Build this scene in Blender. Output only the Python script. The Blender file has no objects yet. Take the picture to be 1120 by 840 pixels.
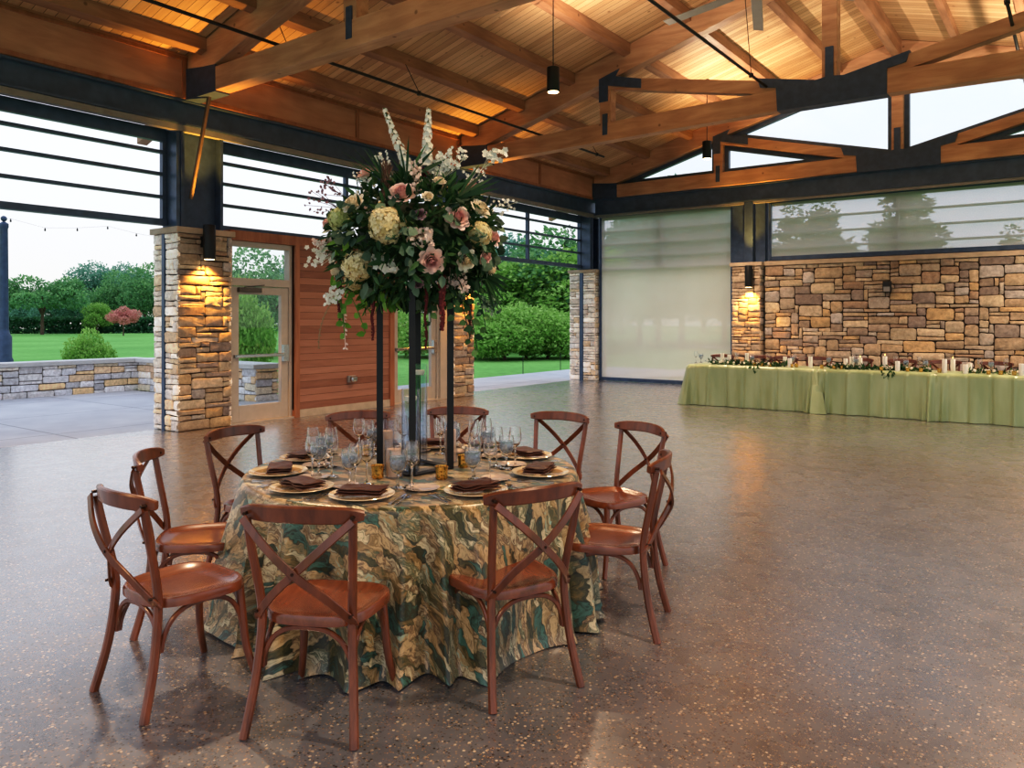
import bpy, math, random
from mathutils import Vector, Matrix
C = bpy.context.scene.collection
PI = math.pi
R0 = random.Random(7)

# ------------------------------------------------------------------ colours
def lin(h, a=1.0):
    h = h.lstrip('#')
    v = [int(h[i:i+2], 16)/255 for i in (0, 2, 4)]
    return tuple(x/12.92 if x <= .04045 else ((x+.055)/1.055)**2.4 for x in v) + (a,)
def lrgb(h): return lin(h)[:3]

# ------------------------------------------------------------------ node helpers
class NM:
    def __init__(s, name):
        s.m = bpy.data.materials.new(name); s.m.use_nodes = True
        s.nt = s.m.node_tree; s.n = s.nt.nodes; s.l = s.nt.links
        s.b = s.n['Principled BSDF']; s.out = s.n['Material Output']
    def node(s, t, **kw):
        n = s.n.new(t)
        for k, v in kw.items():
            if k in n.inputs: n.inputs[k].default_value = v
            else: setattr(n, k, v)
        return n
    def link(s, a, b): s.l.new(a, b)
    def set(s, **kw):
        for k, v in kw.items(): s.b.inputs[k.replace('_', ' ')].default_value = v
    def coord(s, kind='Object', scale=(1, 1, 1), rot=(0, 0, 0)):
        tc = s.node('ShaderNodeTexCoord'); mp = s.node('ShaderNodeMapping')
        mp.inputs['Scale'].default_value = scale; mp.inputs['Rotation'].default_value = rot
        s.link(tc.outputs[kind], mp.inputs['Vector']); return mp.outputs['Vector']
    def noise(s, vec, scale=5, detail=3, rough=.5, dist=0):
        n = s.node('ShaderNodeTexNoise'); n.inputs['Scale'].default_value = scale
        n.inputs['Detail'].default_value = detail; n.inputs['Roughness'].default_value = rough
        n.inputs['Distortion'].default_value = dist
        if vec is not None: s.link(vec, n.inputs['Vector'])
        return n
    def ramp(s, fac, stops, interp='LINEAR'):
        r = s.node('ShaderNodeValToRGB'); e = r.color_ramp.elements; r.color_ramp.interpolation = interp
        while len(e) < len(stops): e.new(.5)
        for el, (p, c) in zip(e, stops):
            el.position = p; el.color = c if len(c) == 4 else tuple(c)+(1,)
        s.link(fac, r.inputs['Fac']); return r.outputs['Color']
    def math(s, op, a, b=None):
        n = s.node('ShaderNodeMath', operation=op)
        for i, v in enumerate((a, b)):
            if v is None: continue
            if isinstance(v, (int, float)): n.inputs[i].default_value = v
            else: s.link(v, n.inputs[i])
        return n.outputs[0]
    def mix(s, a, b, fac, blend='MIX'):
        n = s.node('ShaderNodeMix', data_type='RGBA', blend_type=blend)
        for i, v in ((6, a), (7, b), (0, fac)):
            if isinstance(v, (int, float)): n.inputs[i].default_value = v
            elif isinstance(v, tuple): n.inputs[i].default_value = v
            else: s.link(v, n.inputs[i])
        return n.outputs[2]
    def bump(s, h, strength=.3, dist=.01):
        b = s.node('ShaderNodeBump'); b.inputs['Strength'].default_value = strength
        b.inputs['Distance'].default_value = dist
        s.link(h, b.inputs['Height']); s.link(b.outputs['Normal'], s.b.inputs['Normal'])
    def color(s, c): s.link(c, s.b.inputs['Base Color'])

def plain(name, h, rough=.5, metal=0, var=.12, scale=8, spec=.5, bump=0):
    m = NM(name); c = lin(h); v = m.coord()
    nz = m.noise(v, scale, 4)
    lo = tuple(x*(1-var) for x in c[:3])+(1,); hi = tuple(min(1, x*(1+var)) for x in c[:3])+(1,)
    m.color(m.ramp(nz.outputs['Fac'], [(.3, lo), (.7, hi)]))
    m.set(Roughness=rough, Metallic=metal, Specular_IOR_Level=spec)
    if bump: m.bump(nz.outputs['Fac'], bump)
    return m.m

def wood(name, dark, light, stretch=(2, 22, 22), rough=.5, spec=.4, scale=1.0, knots=True, coat=0):
    m = NM(name); v = m.coord('Object', stretch)
    nz = m.noise(v, scale, 5, .6, .6)
    c = m.ramp(nz.outputs['Fac'], [(.28, lin(dark)), (.72, lin(light))])
    v2 = m.coord(); n2 = m.noise(v2, 1.3, 2)
    c = m.mix(c, m.ramp(n2.outputs['Fac'], [(.3, (.72, .7, .68, 1)), (.7, (1.1, 1.1, 1.1, 1))]), .8, 'MULTIPLY')
    if knots:
        vo = m.node('ShaderNodeTexVoronoi'); vo.inputs['Scale'].default_value = 3.2
        m.link(v2, vo.inputs['Vector'])
        k = m.ramp(vo.outputs['Distance'], [(.05, (.35, .3, .28, 1)), (.1, (1, 1, 1, 1))])
        c = m.mix(c, k, .8, 'MULTIPLY')
    m.color(c); m.set(Roughness=rough, Specular_IOR_Level=spec, Coat_Weight=coat, Coat_Roughness=.2)
    m.bump(nz.outputs['Fac'], .08, .004)
    return m.m

def planks(name, axis, width, dark, light, rough=.55, line=.07, stretch=(1, 1, 1), linecol=.25, knots=True):
    """boards laid side by side along one axis; each with its own tone"""
    m = NM(name); v = m.coord()
    sp = m.node('ShaderNodeSeparateXYZ'); m.link(v, sp.inputs[0])
    t = m.math('DIVIDE', sp.outputs[axis], width)
    fl = m.math('FLOOR', t); fr = m.math('FRACT', t)
    wn = m.node('ShaderNodeTexWhiteNoise', noise_dimensions='1D'); m.link(fl, wn.inputs['W'])
    v3 = m.coord('Object', stretch)
    off = m.node('ShaderNodeCombineXYZ'); m.link(m.math('MULTIPLY', wn.outputs['Value'], 37.0), off.inputs[0])
    m.link(m.math('MULTIPLY', wn.outputs['Value'], 11.0), off.inputs[1])
    ad = m.node('ShaderNodeVectorMath', operation='ADD'); m.link(v3, ad.inputs[0]); m.link(off.outputs[0], ad.inputs[1])
    nz = m.noise(ad.outputs[0], 1.0, 5, .6, .5)
    f = m.math('ADD', m.math('MULTIPLY', nz.outputs['Fac'], .65), m.math('MULTIPLY', wn.outputs['Value'], .4))
    c = m.ramp(f, [(.25, lin(dark)), (.8, lin(light))])
    if knots:
        vo = m.node('ShaderNodeTexVoronoi'); vo.inputs['Scale'].default_value = 2.6
        m.link(v, vo.inputs['Vector'])
        c = m.mix(c, m.ramp(vo.outputs['Distance'], [(.04, (.4, .3, .25, 1)), (.085, (1, 1, 1, 1))]), .8, 'MULTIPLY')
    gap = m.math('LESS_THAN', fr, line)
    c = m.mix(c, tuple(x*linecol for x in lin(dark)[:3])+(1,), gap)
    m.color(c); m.set(Roughness=rough, Specular_IOR_Level=.35)
    m.bump(m.math('SUBTRACT', 1.0, gap), .5, .01)
    return m.m

def stone_mat(name, tint=(1, 1, 1, 1)):
    m = NM(name)
    at = m.node('ShaderNodeAttribute', attribute_name='Col')
    v = m.coord(); nz = m.noise(v, 14, 6, .65, .4)
    c = m.mix(at.outputs['Color'], m.ramp(nz.outputs['Fac'], [(.25, (.55, .52, .5, 1)), (.75, (1.25, 1.22, 1.2, 1))]), 1.0, 'MULTIPLY')
    c = m.mix(c, tint, 1.0, 'MULTIPLY')
    m.color(c); m.set(Roughness=.85, Specular_IOR_Level=.25); m.bump(nz.outputs['Fac'], .5, .02)
    return m.m

def leafy(name, stops, trans=.35, rough=.55, spec=.3):
    """leaf stuff: tone per leaf from the Col attribute's red channel"""
    m = NM(name); at = m.node('ShaderNodeAttribute', attribute_name='Col')
    sp = m.node('ShaderNodeSeparateColor'); m.link(at.outputs['Color'], sp.inputs[0])
    v = m.coord(); nz = m.noise(v, 1.5, 2)
    f = m.math('ADD', m.math('MULTIPLY', sp.outputs[0], .75), m.math('MULTIPLY', nz.outputs['Fac'], .3))
    c = m.ramp(f, [(p, lin(h)) for p, h in stops])
    m.color(c); m.set(Roughness=rough, Specular_IOR_Level=spec)
    if trans:
        tr = m.node('ShaderNodeBsdfTranslucent'); m.link(c, tr.inputs['Color'])
        mx = m.node('ShaderNodeMixShader'); mx.inputs[0].default_value = trans
        m.link(m.b.outputs[0], mx.inputs[1]); m.link(tr.outputs[0], mx.inputs[2]); m.link(mx.outputs[0], m.out.inputs[0])
    return m.m

def thin_glass(name, tint=(1, 1, 1, 1), edge=.55, base=.05, rough=.02, top=(.6, .75)):
    m = NM(name); m.n.remove(m.b)
    lw = m.node('ShaderNodeLayerWeight'); lw.inputs['Blend'].default_value = edge
    f = m.ramp(lw.outputs['Facing'], [(0, (base,)*3), (top[0], (base+.05,)*3), (1, (top[1],)*3)])
    t = m.node('ShaderNodeBsdfTransparent'); t.inputs['Color'].default_value = tint
    g = m.node('ShaderNodeBsdfGlossy'); g.inputs['Roughness'].default_value = rough
    mx = m.node('ShaderNodeMixShader'); m.link(f, mx.inputs[0]); m.link(t.outputs[0], mx.inputs[1]); m.link(g.outputs[0], mx.inputs[2])
    m.link(mx.outputs[0], m.out.inputs[0]); return m.m

def emit(name, h, s):
    m = NM(name); m.n.remove(m.b)
    e = m.node('ShaderNodeEmission'); e.inputs['Color'].default_value = lin(h); e.inputs['Strength'].default_value = s
    m.link(e.outputs[0], m.out.inputs[0]); return m.m

# ------------------------------------------------------------------ materials
M = {}
M['deck'] = planks('deck_boards', 1, .135, '#ad8763', '#dcb993', stretch=(1.2, 9, 1.2), line=.06)
M['beam'] = wood('glulam_fir', '#ac7e62', '#d3aa8a', (1.2, 9, 9), .5)
M['beam_y'] = wood('glulam_fir_lengthwise', '#855e48', '#b4886a', (9, 1.2, 9), .5)
M['fascia'] = wood('stained_fascia', '#b07c62', '#cf9c80', (9, .8, 5), .55, knots=False)
M['siding'] = planks('cedar_siding', 2, .115, '#875a48', '#b3826c', stretch=(6, 1.2, 9), line=.05, linecol=.35, knots=False)
M['siding_trim'] = wood('cedar_trim', '#8f583e', '#b47d5e', (9, 9, 1.4), .5, knots=False)
M['steel'] = plain('dark_steel', '#4a5d78', .38, .3, .2, 6)
M['steel_black'] = plain('black_steel', '#3f5270', .45, .3, .2, 9)
M['rail_grey'] = plain('grey_rail', '#8f8d8a', .45, .4)
M['alu'] = plain('door_aluminium', '#b9b0a6', .42, .1, .06)
M['chrome'] = plain('satin_chrome', '#b9bbbd', .25, 1, .04)
M['stone'] = stone_mat('ledge_stone', (.98, 1.07, 1.2, 1))
M['stone_pale'] = stone_mat('pale_daylit_stone', (1.45, 1.5, 1.58, 1))  # low walls' own pale stone; on pillar sides, daylight put into the tint
M['mortar'] = plain('mortar', '#3b322b', .95, 0, .3, 20)
M['mortar_pale'] = plain('mortar_pale', '#6d665e', .95, 0, .3, 20)
M['cap'] = plain('cast_cap', '#b9a996', .8, 0, .15, 6, bump=.1)
M['chair'] = wood('chair_wood', '#5a2e19', '#8c4d2d', (10, 10, 2.2), .3, .5, 1.6, False, .35)
M['chair_seat'] = wood('chair_seat_wood', '#5f301b', '#8c4c2c', (14, 2.2, 10), .25, .5, 1.6, False, .45)
M['bolt'] = plain('bolt_dark', '#3a2418', .4, .6)
M['black'] = plain('matte_black', '#16181c', .45, .2)
M['napkin'] = plain('brown_satin', '#4a281d', .42, 0, .2, 14, .5)
M['charger'] = plain('cream_gold_glass', '#d8b98c', .18, .45, .1, 18)
M['charger_rim'] = plain('cream_rim', '#eadcc0', .15, .25, .06)
M['china'] = plain('bread_plate', '#cdbfb4', .15, .2, .06)
M['silver'] = plain('silver', '#c9c9cc', .16, 1, .05)
m = NM('glassware'); m.b.inputs['Transmission Weight'].default_value = 1; m.set(Roughness=.0, IOR=1.45); m.color(m.ramp(m.noise(m.coord(), 3).outputs['Fac'], [(0, (.97, .98, .98)), (1, (1, 1, 1))])); M['glass'] = m.m
M['vase_water_m'] = thin_glass('vase_water_clear', (.86, .91, .98, 1), .5, .05)
M['vase_glass'] = thin_glass('vase_glass', (.95, .97, 1, 1), .5, .06)
M['gold'] = None
m = NM('mercury_gold'); v = m.coord(); vo = m.node('ShaderNodeTexVoronoi'); vo.inputs['Scale'].default_value = 90; m.link(v, vo.inputs['Vector'])
m.color(m.ramp(vo.outputs['Distance'], [(.2, lin('#7d5218')), (.6, lin('#efc066'))])); m.set(Roughness=.22, Metallic=.85); M['gold'] = m.m
M['wax'] = plain('ivory_wax', '#e9dccb', .5, 0, .05, 5)
M['wax_white'] = plain('white_wax', '#f1efe9', .5, 0, .03, 5)
M['wax_tan'] = plain('tan_wax', '#c9a78b', .5, 0, .1, 5)
M['flame'] = emit('flame', '#ffc46a', 6)
M['lamp'] = emit('lamp_lens', '#ffd9a0', 9)
M['fan'] = plain('fan_blade', '#a9a7a3', .5, .2, .05)
M['wall_box'] = plain('outlet_cover', '#a8a5a0', .35, .5)
m = NM('water'); m.n.remove(m.b)
t = m.node('ShaderNodeBsdfTransparent'); t.inputs[0].default_value = (.8, .87, .95, 1)
g = m.node('ShaderNodeBsdfGlossy'); g.inputs['Roughness'].default_value = .05
d = m.node('ShaderNodeBsdfDiffuse'); d.inputs[0].default_value = lin('#b4c6d8')
nz = m.noise(m.coord(), 60, 2); fz = m.ramp(nz.outputs['Fac'], [(.35, (.25,)*3), (.65, (.6,)*3)])
a = m.node('ShaderNodeMixShader'); m.link(fz, a.inputs[0]); m.link(t.outputs[0], a.inputs[1]); m.link(d.outputs[0], a.inputs[2])
b = m.node('ShaderNodeMixShader'); b.inputs[0].default_value = .12; m.link(a.outputs[0], b.inputs[1]); m.link(g.outputs[0], b.inputs[2])
m.link(b.outputs[0], m.out.inputs[0]); M['water'] = m.m

# floor: ground and sealed concrete with exposed aggregate
m = NM('exposed_aggregate_floor'); v = m.coord()
big = m.noise(v, .35, 3, .55); mid = m.noise(v, 5, 5, .65)
base = m.ramp(big.outputs['Fac'], [(.3, lin('#565150')), (.5, lin('#63646b')), (.7, lin('#6f747e'))])
base = m.mix(base, m.ramp(mid.outputs['Fac'], [(.3, (.7, .7, .7, 1)), (.7, (1.15, 1.15, 1.15, 1))]), .9, 'MULTIPLY')
for sc, lo, hi, th in ((74, .0, .2, .4), (58, .8, 1.0, .36), (120, .36, .6, .42)):
    vo = m.node('ShaderNodeTexVoronoi'); vo.inputs['Scale'].default_value = sc; m.link(v, vo.inputs['Vector'])
    sc_ = m.node('ShaderNodeSeparateColor'); m.link(vo.outputs['Color'], sc_.inputs[0])
    inr = m.math('MULTIPLY', m.math('GREATER_THAN', sc_.outputs[0], lo), m.math('LESS_THAN', sc_.outputs[0], hi))
    msk = m.math('MULTIPLY', inr, m.math('LESS_THAN', vo.outputs['Distance'], th))
    cc = {74: [(0, lin('#1b1714')), (1, lin('#352a22'))], 58: [(0, lin('#a8937c')), (1, lin('#d8c7ae'))], 120: [(0, lin('#7f5a3d')), (1, lin('#b59878'))]}[sc]
    base = m.mix(base, m.ramp(sc_.outputs[1], cc), m.math('MULTIPLY', msk, .85))
m.color(base)
m.link(m.ramp(mid.outputs['Fac'], [(.3, (.2,)*3), (.7, (.36,)*3)]), m.b.inputs['Roughness']); m.set(Specular_IOR_Level=.7, Coat_Weight=1.0, Coat_IOR=1.75, Coat_Roughness=.25)
m.bump(mid.outputs['Fac'], .08, .01); M['floor'] = m.m

m = NM('patio_concrete'); v = m.coord()
bk = m.node('ShaderNodeTexBrick', offset=0.0); bk.inputs['Scale'].default_value = .42; bk.inputs['Mortar Size'].default_value = .006
bk.inputs['Brick Width'].default_value = 1.0; bk.inputs['Row Height'].default_value = 1.0
bk.inputs['Color1'].default_value = lin('#b9bac0'); bk.inputs['Color2'].default_value = lin('#c6c6ca'); bk.inputs['Mortar'].default_value = lin('#83848a')
m.link(v, bk.inputs['Vector']); nz = m.noise(v, 1.2, 5, .6)
m.color(m.mix(bk.outputs['Color'], m.ramp(nz.outputs['Fac'], [(.3, (.82, .82, .84, 1)), (.7, (1.06, 1.06, 1.05, 1))]), 1.0, 'MULTIPLY'))
m.set(Roughness=.6); M['patio'] = m.m
M['walk'] = plain('pale_walk', '#cfcac0', .8, 0, .08, 2)
m = NM('mown_lawn'); v = m.coord(); n1 = m.noise(v, .12, 3); n2 = m.noise(v, 3, 6, .7)
c = m.ramp(n1.outputs['Fac'], [(.3, lin('#66a053')), (.7, lin('#86ba6b'))])
m.color(m.mix(c, m.ramp(n2.outputs['Fac'], [(.3, (.6, .65, .55, 1)), (.7, (1.2, 1.2, 1.1, 1))]), .8, 'MULTIPLY'))
m.set(Roughness=.9, Specular_IOR_Level=.1); M['lawn'] = m.m
M['mulch'] = plain('mulch', '#4f4038', .95, 0, .4, 6)

# solar screen: fabric letting part of the view through
m = NM('solar_screen_fabric'); m.n.remove(m.b); v = m.coord('Object')
nz = m.noise(m.coord('Object', (60, 60, 60)), 1, 2); n2 = m.noise(v, .8, 3)
fabc = m.ramp(n2.outputs['Fac'], [(.3, lin('#ecdcc8')), (.7, lin('#f6e8d6'))])
fabc = m.mix(fabc, m.ramp(nz.outputs['Fac'], [(.3, (.9,)*3+(1,)), (.7, (1.05,)*3+(1,))]), 1.0, 'MULTIPLY')
t = m.node('ShaderNodeBsdfTransparent'); t.inputs[0].default_value = (.74, .78, .9, 1)
tr = m.node('ShaderNodeBsdfTranslucent'); m.link(fabc, tr.inputs[0]); df = m.node('ShaderNodeBsdfDiffuse'); m.link(fabc, df.inputs[0])
a = m.node('ShaderNodeMixShader'); a.inputs[0].default_value = .2; m.link(tr.outputs[0], a.inputs[1]); m.link(df.outputs[0], a.inputs[2])
sp = m.node('ShaderNodeSeparateXYZ'); m.link(v, sp.inputs[0])
op = m.ramp(m.math('DIVIDE', sp.outputs[2], 4.3), [(.0, (.2,)*3), (.22, (.2,)*3), (.34, (.1,)*3), (.66, (.12,)*3), (.74, (.34,)*3), (1, (.42,)*3)])
b = m.node('ShaderNodeMixShader'); m.link(op, b.inputs[0]); m.link(a.outputs[0], b.inputs[1]); m.link(t.outputs[0], b.inputs[2])
m.link(b.outputs[0], m.out.inputs[0]); M['screen'] = m.m
M['win_glass'] = thin_glass('window_glass', (.96, .98, .98, 1), .3, .02, .02, (.85, .4))

# printed tablecloth
m = NM('brushed_print_satin'); v = m.coord('UV')
mp = m.node('ShaderNodeMapping'); mp.inputs['Scale'].default_value = (1, 1, 1); m.link(v, mp.inputs['Vector'])
wob = m.noise(v, 3.5, 4, .6)
sub = m.node('ShaderNodeVectorMath', operation='MULTIPLY_ADD'); m.link(wob.outputs['Color'], sub.inputs[0]); sub.inputs[1].default_value = (.26, .26, .26); m.link(v, sub.inputs[2])
str_ = m.node('ShaderNodeMapping'); str_.inputs['Scale'].default_value = (9.5, 25, 1); str_.inputs['Rotation'].default_value = (0, 0, .5); m.link(sub.outputs[0], str_.inputs['Vector'])
vo = m.node('ShaderNodeTexVoronoi'); vo.inputs['Scale'].default_value = 1.0; m.link(str_.outputs[0], vo.inputs['Vector'])
sc_ = m.node('ShaderNodeSeparateColor'); m.link(vo.outputs['Color'], sc_.inputs[0])
n3 = m.noise(str_.outputs[0], 2.2, 5, .65, .8)
f = m.math('ADD', m.math('MULTIPLY', sc_.outputs[0], .62), m.math('MULTIPLY', n3.outputs['Fac'], .42))
pal = m.ramp(f, [(.08, lin('#24463f')), (.20, lin('#4a7567')), (.28, lin('#2b3123')), (.37, lin('#56512f')), (.45, lin('#94784c')), (.53, lin('#cbb084')), (.60, lin('#63492c')), (.68, lin('#d8caa4')), (.75, lin('#4c573d')), (.82, lin('#b09468')), (.88, lin('#8fb3a4')), (.95, lin('#efeadb'))])
cr = m.node('ShaderNodeTexVoronoi', feature='DISTANCE_TO_EDGE'); cr.inputs['Scale'].default_value = 1.0; m.link(str_.outputs[0], cr.inputs['Vector'])
n4 = m.noise(str_.outputs[0], 5, 4, .7)
edge = m.math('ADD', cr.outputs['Distance'], m.math('MULTIPLY', m.math('SUBTRACT', n4.outputs['Fac'], .5), .25))
pal = m.mix(pal, m.ramp(edge, [(.0, (.2, .17, .12, 1)), (.06, (1, 1, 1, 1))]), .75, 'MULTIPLY')
m.color(pal); m.set(Roughness=.3, Specular_IOR_Level=.55, Sheen_Weight=.15); M['print'] = m.m

m = NM('sage_satin'); v = m.coord(); nz = m.noise(v, 7, 4, .6); n2 = m.noise(m.coord('Object', (3, 3, .7)), 1.5, 3)
m.color(m.ramp(n2.outputs['Fac'], [(.3, lin('#899c70')), (.7, lin('#a6b68e'))]))
m.set(Roughness=.33, Specular_IOR_Level=.6, Sheen_Weight=.2); m.bump(nz.outputs['Fac'], .25, .02); M['sage'] = m.m

M['leaf_dark'] = leafy('florist_leaves', [(.1, '#16301d'), (.45, '#2c5432'), (.75, '#527a45'), (.95, '#84b062')], .25)
M['leaf_euc'] = leafy('eucalyptus_leaves', [(.1, '#2a4538'), (.5, '#4d6a57'), (.95, '#86a086')], .2)
M['leaf_bright'] = leafy('bright_leaves', [(.1, '#38671f'), (.5, '#5f9435'), (.95, '#8dbb52')], .3)
M['rose_pink'] = leafy('pink_petals', [(.05, '#c4787c'), (.35, '#e6b2ae'), (.75, '#f6d6cd'), (1, '#fbe6de')], .15, .6)
M['rose_cream'] = leafy('cream_petals', [(.05, '#d9ba8c'), (.35, '#f0e0c0'), (.75, '#fbf3e0'), (1, '#fffaf0')], .15, .6)
M['rose_wine'] = leafy('wine_petals', [(.05, '#3a1118'), (.5, '#6b2530'), (1, '#8d4048')], .1, .6)
M['hyd'] = leafy('hydrangea_petals', [(.05, '#b39958'), (.4, '#e2cf94'), (.8, '#f3e8be'), (1, '#fbf5da')], .15, .7)
M['hyd_green'] = leafy('green_hydrangea_petals', [(.05, '#8b9a4e'), (.5, '#c0c883'), (1, '#dfe2b0')], .15, .7)
M['white_petal'] = leafy('white_petals', [(.05, '#bfc5a5'), (.4, '#e6e6da'), (1, '#f8f8f4')], .15, .7)
M['blush_petal'] = leafy('blush_petals', [(.05, '#c59a8e'), (.5, '#e8cfc4'), (1, '#f6e8e0')], .15, .7)
M['mauve'] = leafy('mauve_petals', [(.05, '#5c3a4a'), (.5, '#8a6a78'), (1, '#b59aa2')], .1, .7)
M['amaranth'] = leafy('amaranth_tassel', [(.05, '#3a1216'), (.5, '#6d2a2c'), (1, '#8f4a44')], .05, .8)
M['plume'] = leafy('brown_plume', [(.05, '#4a3428'), (.5, '#75584a'), (1, '#927766')], .1, .9)
M['stem'] = plain('green_stem', '#3b5a2c', .6, 0, .2)
M['twig'] = plain('twig', '#8f7d5f', .7, 0, .2)
M['tree_a'] = leafy('tree_leaves_mid', [(.1, '#3a6a48'), (.45, '#649a66'), (.8, '#94bf80'), (1, '#b6d69a')], .3)
M['tree_b'] = leafy('tree_leaves_bluish', [(.1, '#3a6c5e'), (.45, '#659984'), (.8, '#8ab8a0'), (1, '#aed4ba')], .3)
M['tree_c'] = leafy('tree_leaves_light', [(.1, '#55883c'), (.45, '#8cba5c'), (.8, '#b2d67c'), (1, '#d0e8a0')], .35)
M['tree_red'] = leafy('tree_leaves_red', [(.1, '#a8605e'), (.5, '#d8928c'), (1, '#efc0b6')], .3)
M['conifer'] = leafy('conifer_needles', [(.1, '#27472f'), (.5, '#47704a'), (1, '#789b66')], .2)
M['hedge'] = leafy('hedge_leaves', [(.1, '#1a4430'), (.5, '#336646'), (1, '#568a58')], .2)
M['bark'] = plain('bark', '#5d4c40', .9, 0, .3, 6)

# ------------------------------------------------------------------ mesh builder
class MB:
    def __init__(s): s.v = []; s.f = []; s.c = []; s.uv = None
    def add(s, vs, fs, col=None):
        n = len(s.v); s.v += [tuple(p) for p in vs]
        s.f += [tuple(i+n for i in f) for f in fs]; s.c += [col or (1, 1, 1, 1)]*len(fs)
    def box(s, lo, hi, mat=None):
        x0, y0, z0 = lo; x1, y1, z1 = hi
        vs = [Vector(p) for p in ((x0,y0,z0),(x1,y0,z0),(x1,y1,z0),(x0,y1,z0),(x0,y0,z1),(x1,y0,z1),(x1,y1,z1),(x0,y1,z1))]
        if mat: vs = [mat @ p for p in vs]
        s.add(vs, [(0,3,2,1),(4,5,6,7),(0,1,5,4),(1,2,6,5),(2,3,7,6),(3,0,4,7)])
    def prism(s, poly, y0, y1):            # poly of (x, z), extruded along y
        n = len(poly); vs = [(x, y0, z) for x, z in poly]+[(x, y1, z) for x, z in poly]
        fs = [tuple(range(n)), tuple(range(2*n-1, n-1, -1))]+[(i, i+n, (i+1) % n+n, (i+1) % n) for i in range(n)]
        s.add(vs, fs)
    def prism_x(s, poly, x0, x1):          # poly of (y, z), extruded along x
        n = len(poly); vs = [(x0, y, z) for y, z in poly]+[(x1, y, z) for y, z in poly]
        s.add(vs, [tuple(range(n-1, -1, -1)), tuple(range(n, 2*n))]+[(i, (i+1) % n, (i+1) % n+n, i+n) for i in range(n)])
    def ring_y(s, outer, inner, y0, y1):   # frame between two polygons of (x, z)
        n = len(outer); vs = []
        for y in (y0, y1):
            vs += [(x, y, z) for x, z in outer]+[(x, y, z) for x, z in inner]
        fs = []
        for i in range(n):
            j = (i+1) % n; o = 2*n
            fs += [(i, j, n+j, n+i), (o+i, o+n+i, o+n+j, o+j), (i, o+i, o+j, j), (n+i, n+j, o+n+j, o+n+i)]
        s.add(vs, fs)
    def sweep(s, pts, prof, up=(0, 0, 1), closed=False, col=None):
        """prof(i, t) -> list of (a, b) in the frame (side, up'); rectangle, ellipse or what you like"""
        P = [Vector(p) for p in pts]; n = len(P); rings = []; up = Vector(up)
        for i, p in enumerate(P):
            tg = (P[min(i+1, n-1)]-P[max(i-1, 0)]).normalized()
            sd = tg.cross(up)
            if sd.length < 1e-4: sd = tg.cross(Vector((1, 0, 0)))
            sd.normalize(); u = sd.cross(tg).normalized()
            rings.append([p+sd*a+u*b for a, b in prof(i, i/(n-1))])
        k = len(rings[0]); vs = [q for r in rings for q in r]
        fs = [(i*k+j, i*k+(j+1) % k, (i+1)*k+(j+1) % k, (i+1)*k+j) for i in range(n-1) for j in range(k)]
        fs += [tuple(range(k-1, -1, -1)), tuple(range((n-1)*k, n*k))]
        s.add(vs, fs, col)
    def tube(s, pts, r, k=8, up=(0, 0, 1), col=None, flat=1.0):
        rr = r if callable(r) else (lambda t: r)
        s.sweep(pts, lambda i, t: [(math.cos(2*PI*j/k)*rr(t), math.sin(2*PI*j/k)*rr(t)*flat) for j in range(k)], up, col=col)
    def bar(s, pts, w, h, up=(0, 0, 1), ch=.2):
        ww = w if callable(w) else (lambda t: w); hh = h if callable(h) else (lambda t: h)
        def pr(i, t):
            a, b = ww(t)/2, hh(t)/2; c = min(a, b)*ch*2
            return [(-a+c, -b), (a-c, -b), (a, -b+c), (a, b-c), (a-c, b), (-a+c, b), (-a, b-c), (-a, -b+c)]
        s.sweep(pts, pr, up)
    def lathe(s, prof, k=24, c=(0, 0, 0), col=None):
        vs = []; fs = []
        for r, z in prof:
            for j in range(k): vs.append((c[0]+math.cos(2*PI*j/k)*r, c[1]+math.sin(2*PI*j/k)*r, c[2]+z))
        for i in range(len(prof)-1):
            for j in range(k): fs.append((i*k+j, i*k+(j+1) % k, (i+1)*k+(j+1) % k, (i+1)*k+j))
        if prof[0][0] > 1e-5: fs.append(tuple(range(k-1, -1, -1)))
        if prof[-1][0] > 1e-5: fs.append(tuple(range((len(prof)-1)*k, len(prof)*k)))
        s.add(vs, fs, col)
    def lathe_open(s, prof, k=24, c=(0, 0, 0)):
        n0 = len(s.f); s.lathe(prof, k, c)
        # drop caps
        keep = [i for i in range(n0, len(s.f)) if len(s.f[i]) == 4]
        s.f = s.f[:n0]+[s.f[i] for i in keep]; s.c = s.c[:len(s.f)]
    def leaf(s, p, d, nrm, L, W, col, fold=.15):
        p = Vector(p); d = Vector(d).normalized(); sd = d.cross(Vector(nrm))
        if sd.length < 1e-4: sd = d.orthogonal()
        sd.normalize(); n = sd.cross(d)
        q = [p, p+d*L*.3+sd*W*.5+n*fold*W, p+d*L*.7+sd*W*.38+n*fold*W, p+d*L-n*fold*W, p+d*L*.7-sd*W*.38+n*fold*W, p+d*L*.3-sd*W*.5+n*fold*W, p+d*L*.5]
        s.add(q, [(0, 1, 2, 6), (6, 2, 3), (6, 3, 4), (0, 6, 4, 5)], col)
    def quad_leaf(s, p, d, nrm, L, W, col):
        p = Vector(p); d = Vector(d).normalized(); sd = d.cross(Vector(nrm))
        if sd.length < 1e-4: sd = d.orthogonal()
        sd.normalize(); s.add([p, p+d*L*.5+sd*W*.5, p+d*L, p+d*L*.5-sd*W*.5], [(0, 1, 2, 3)], col)
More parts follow.
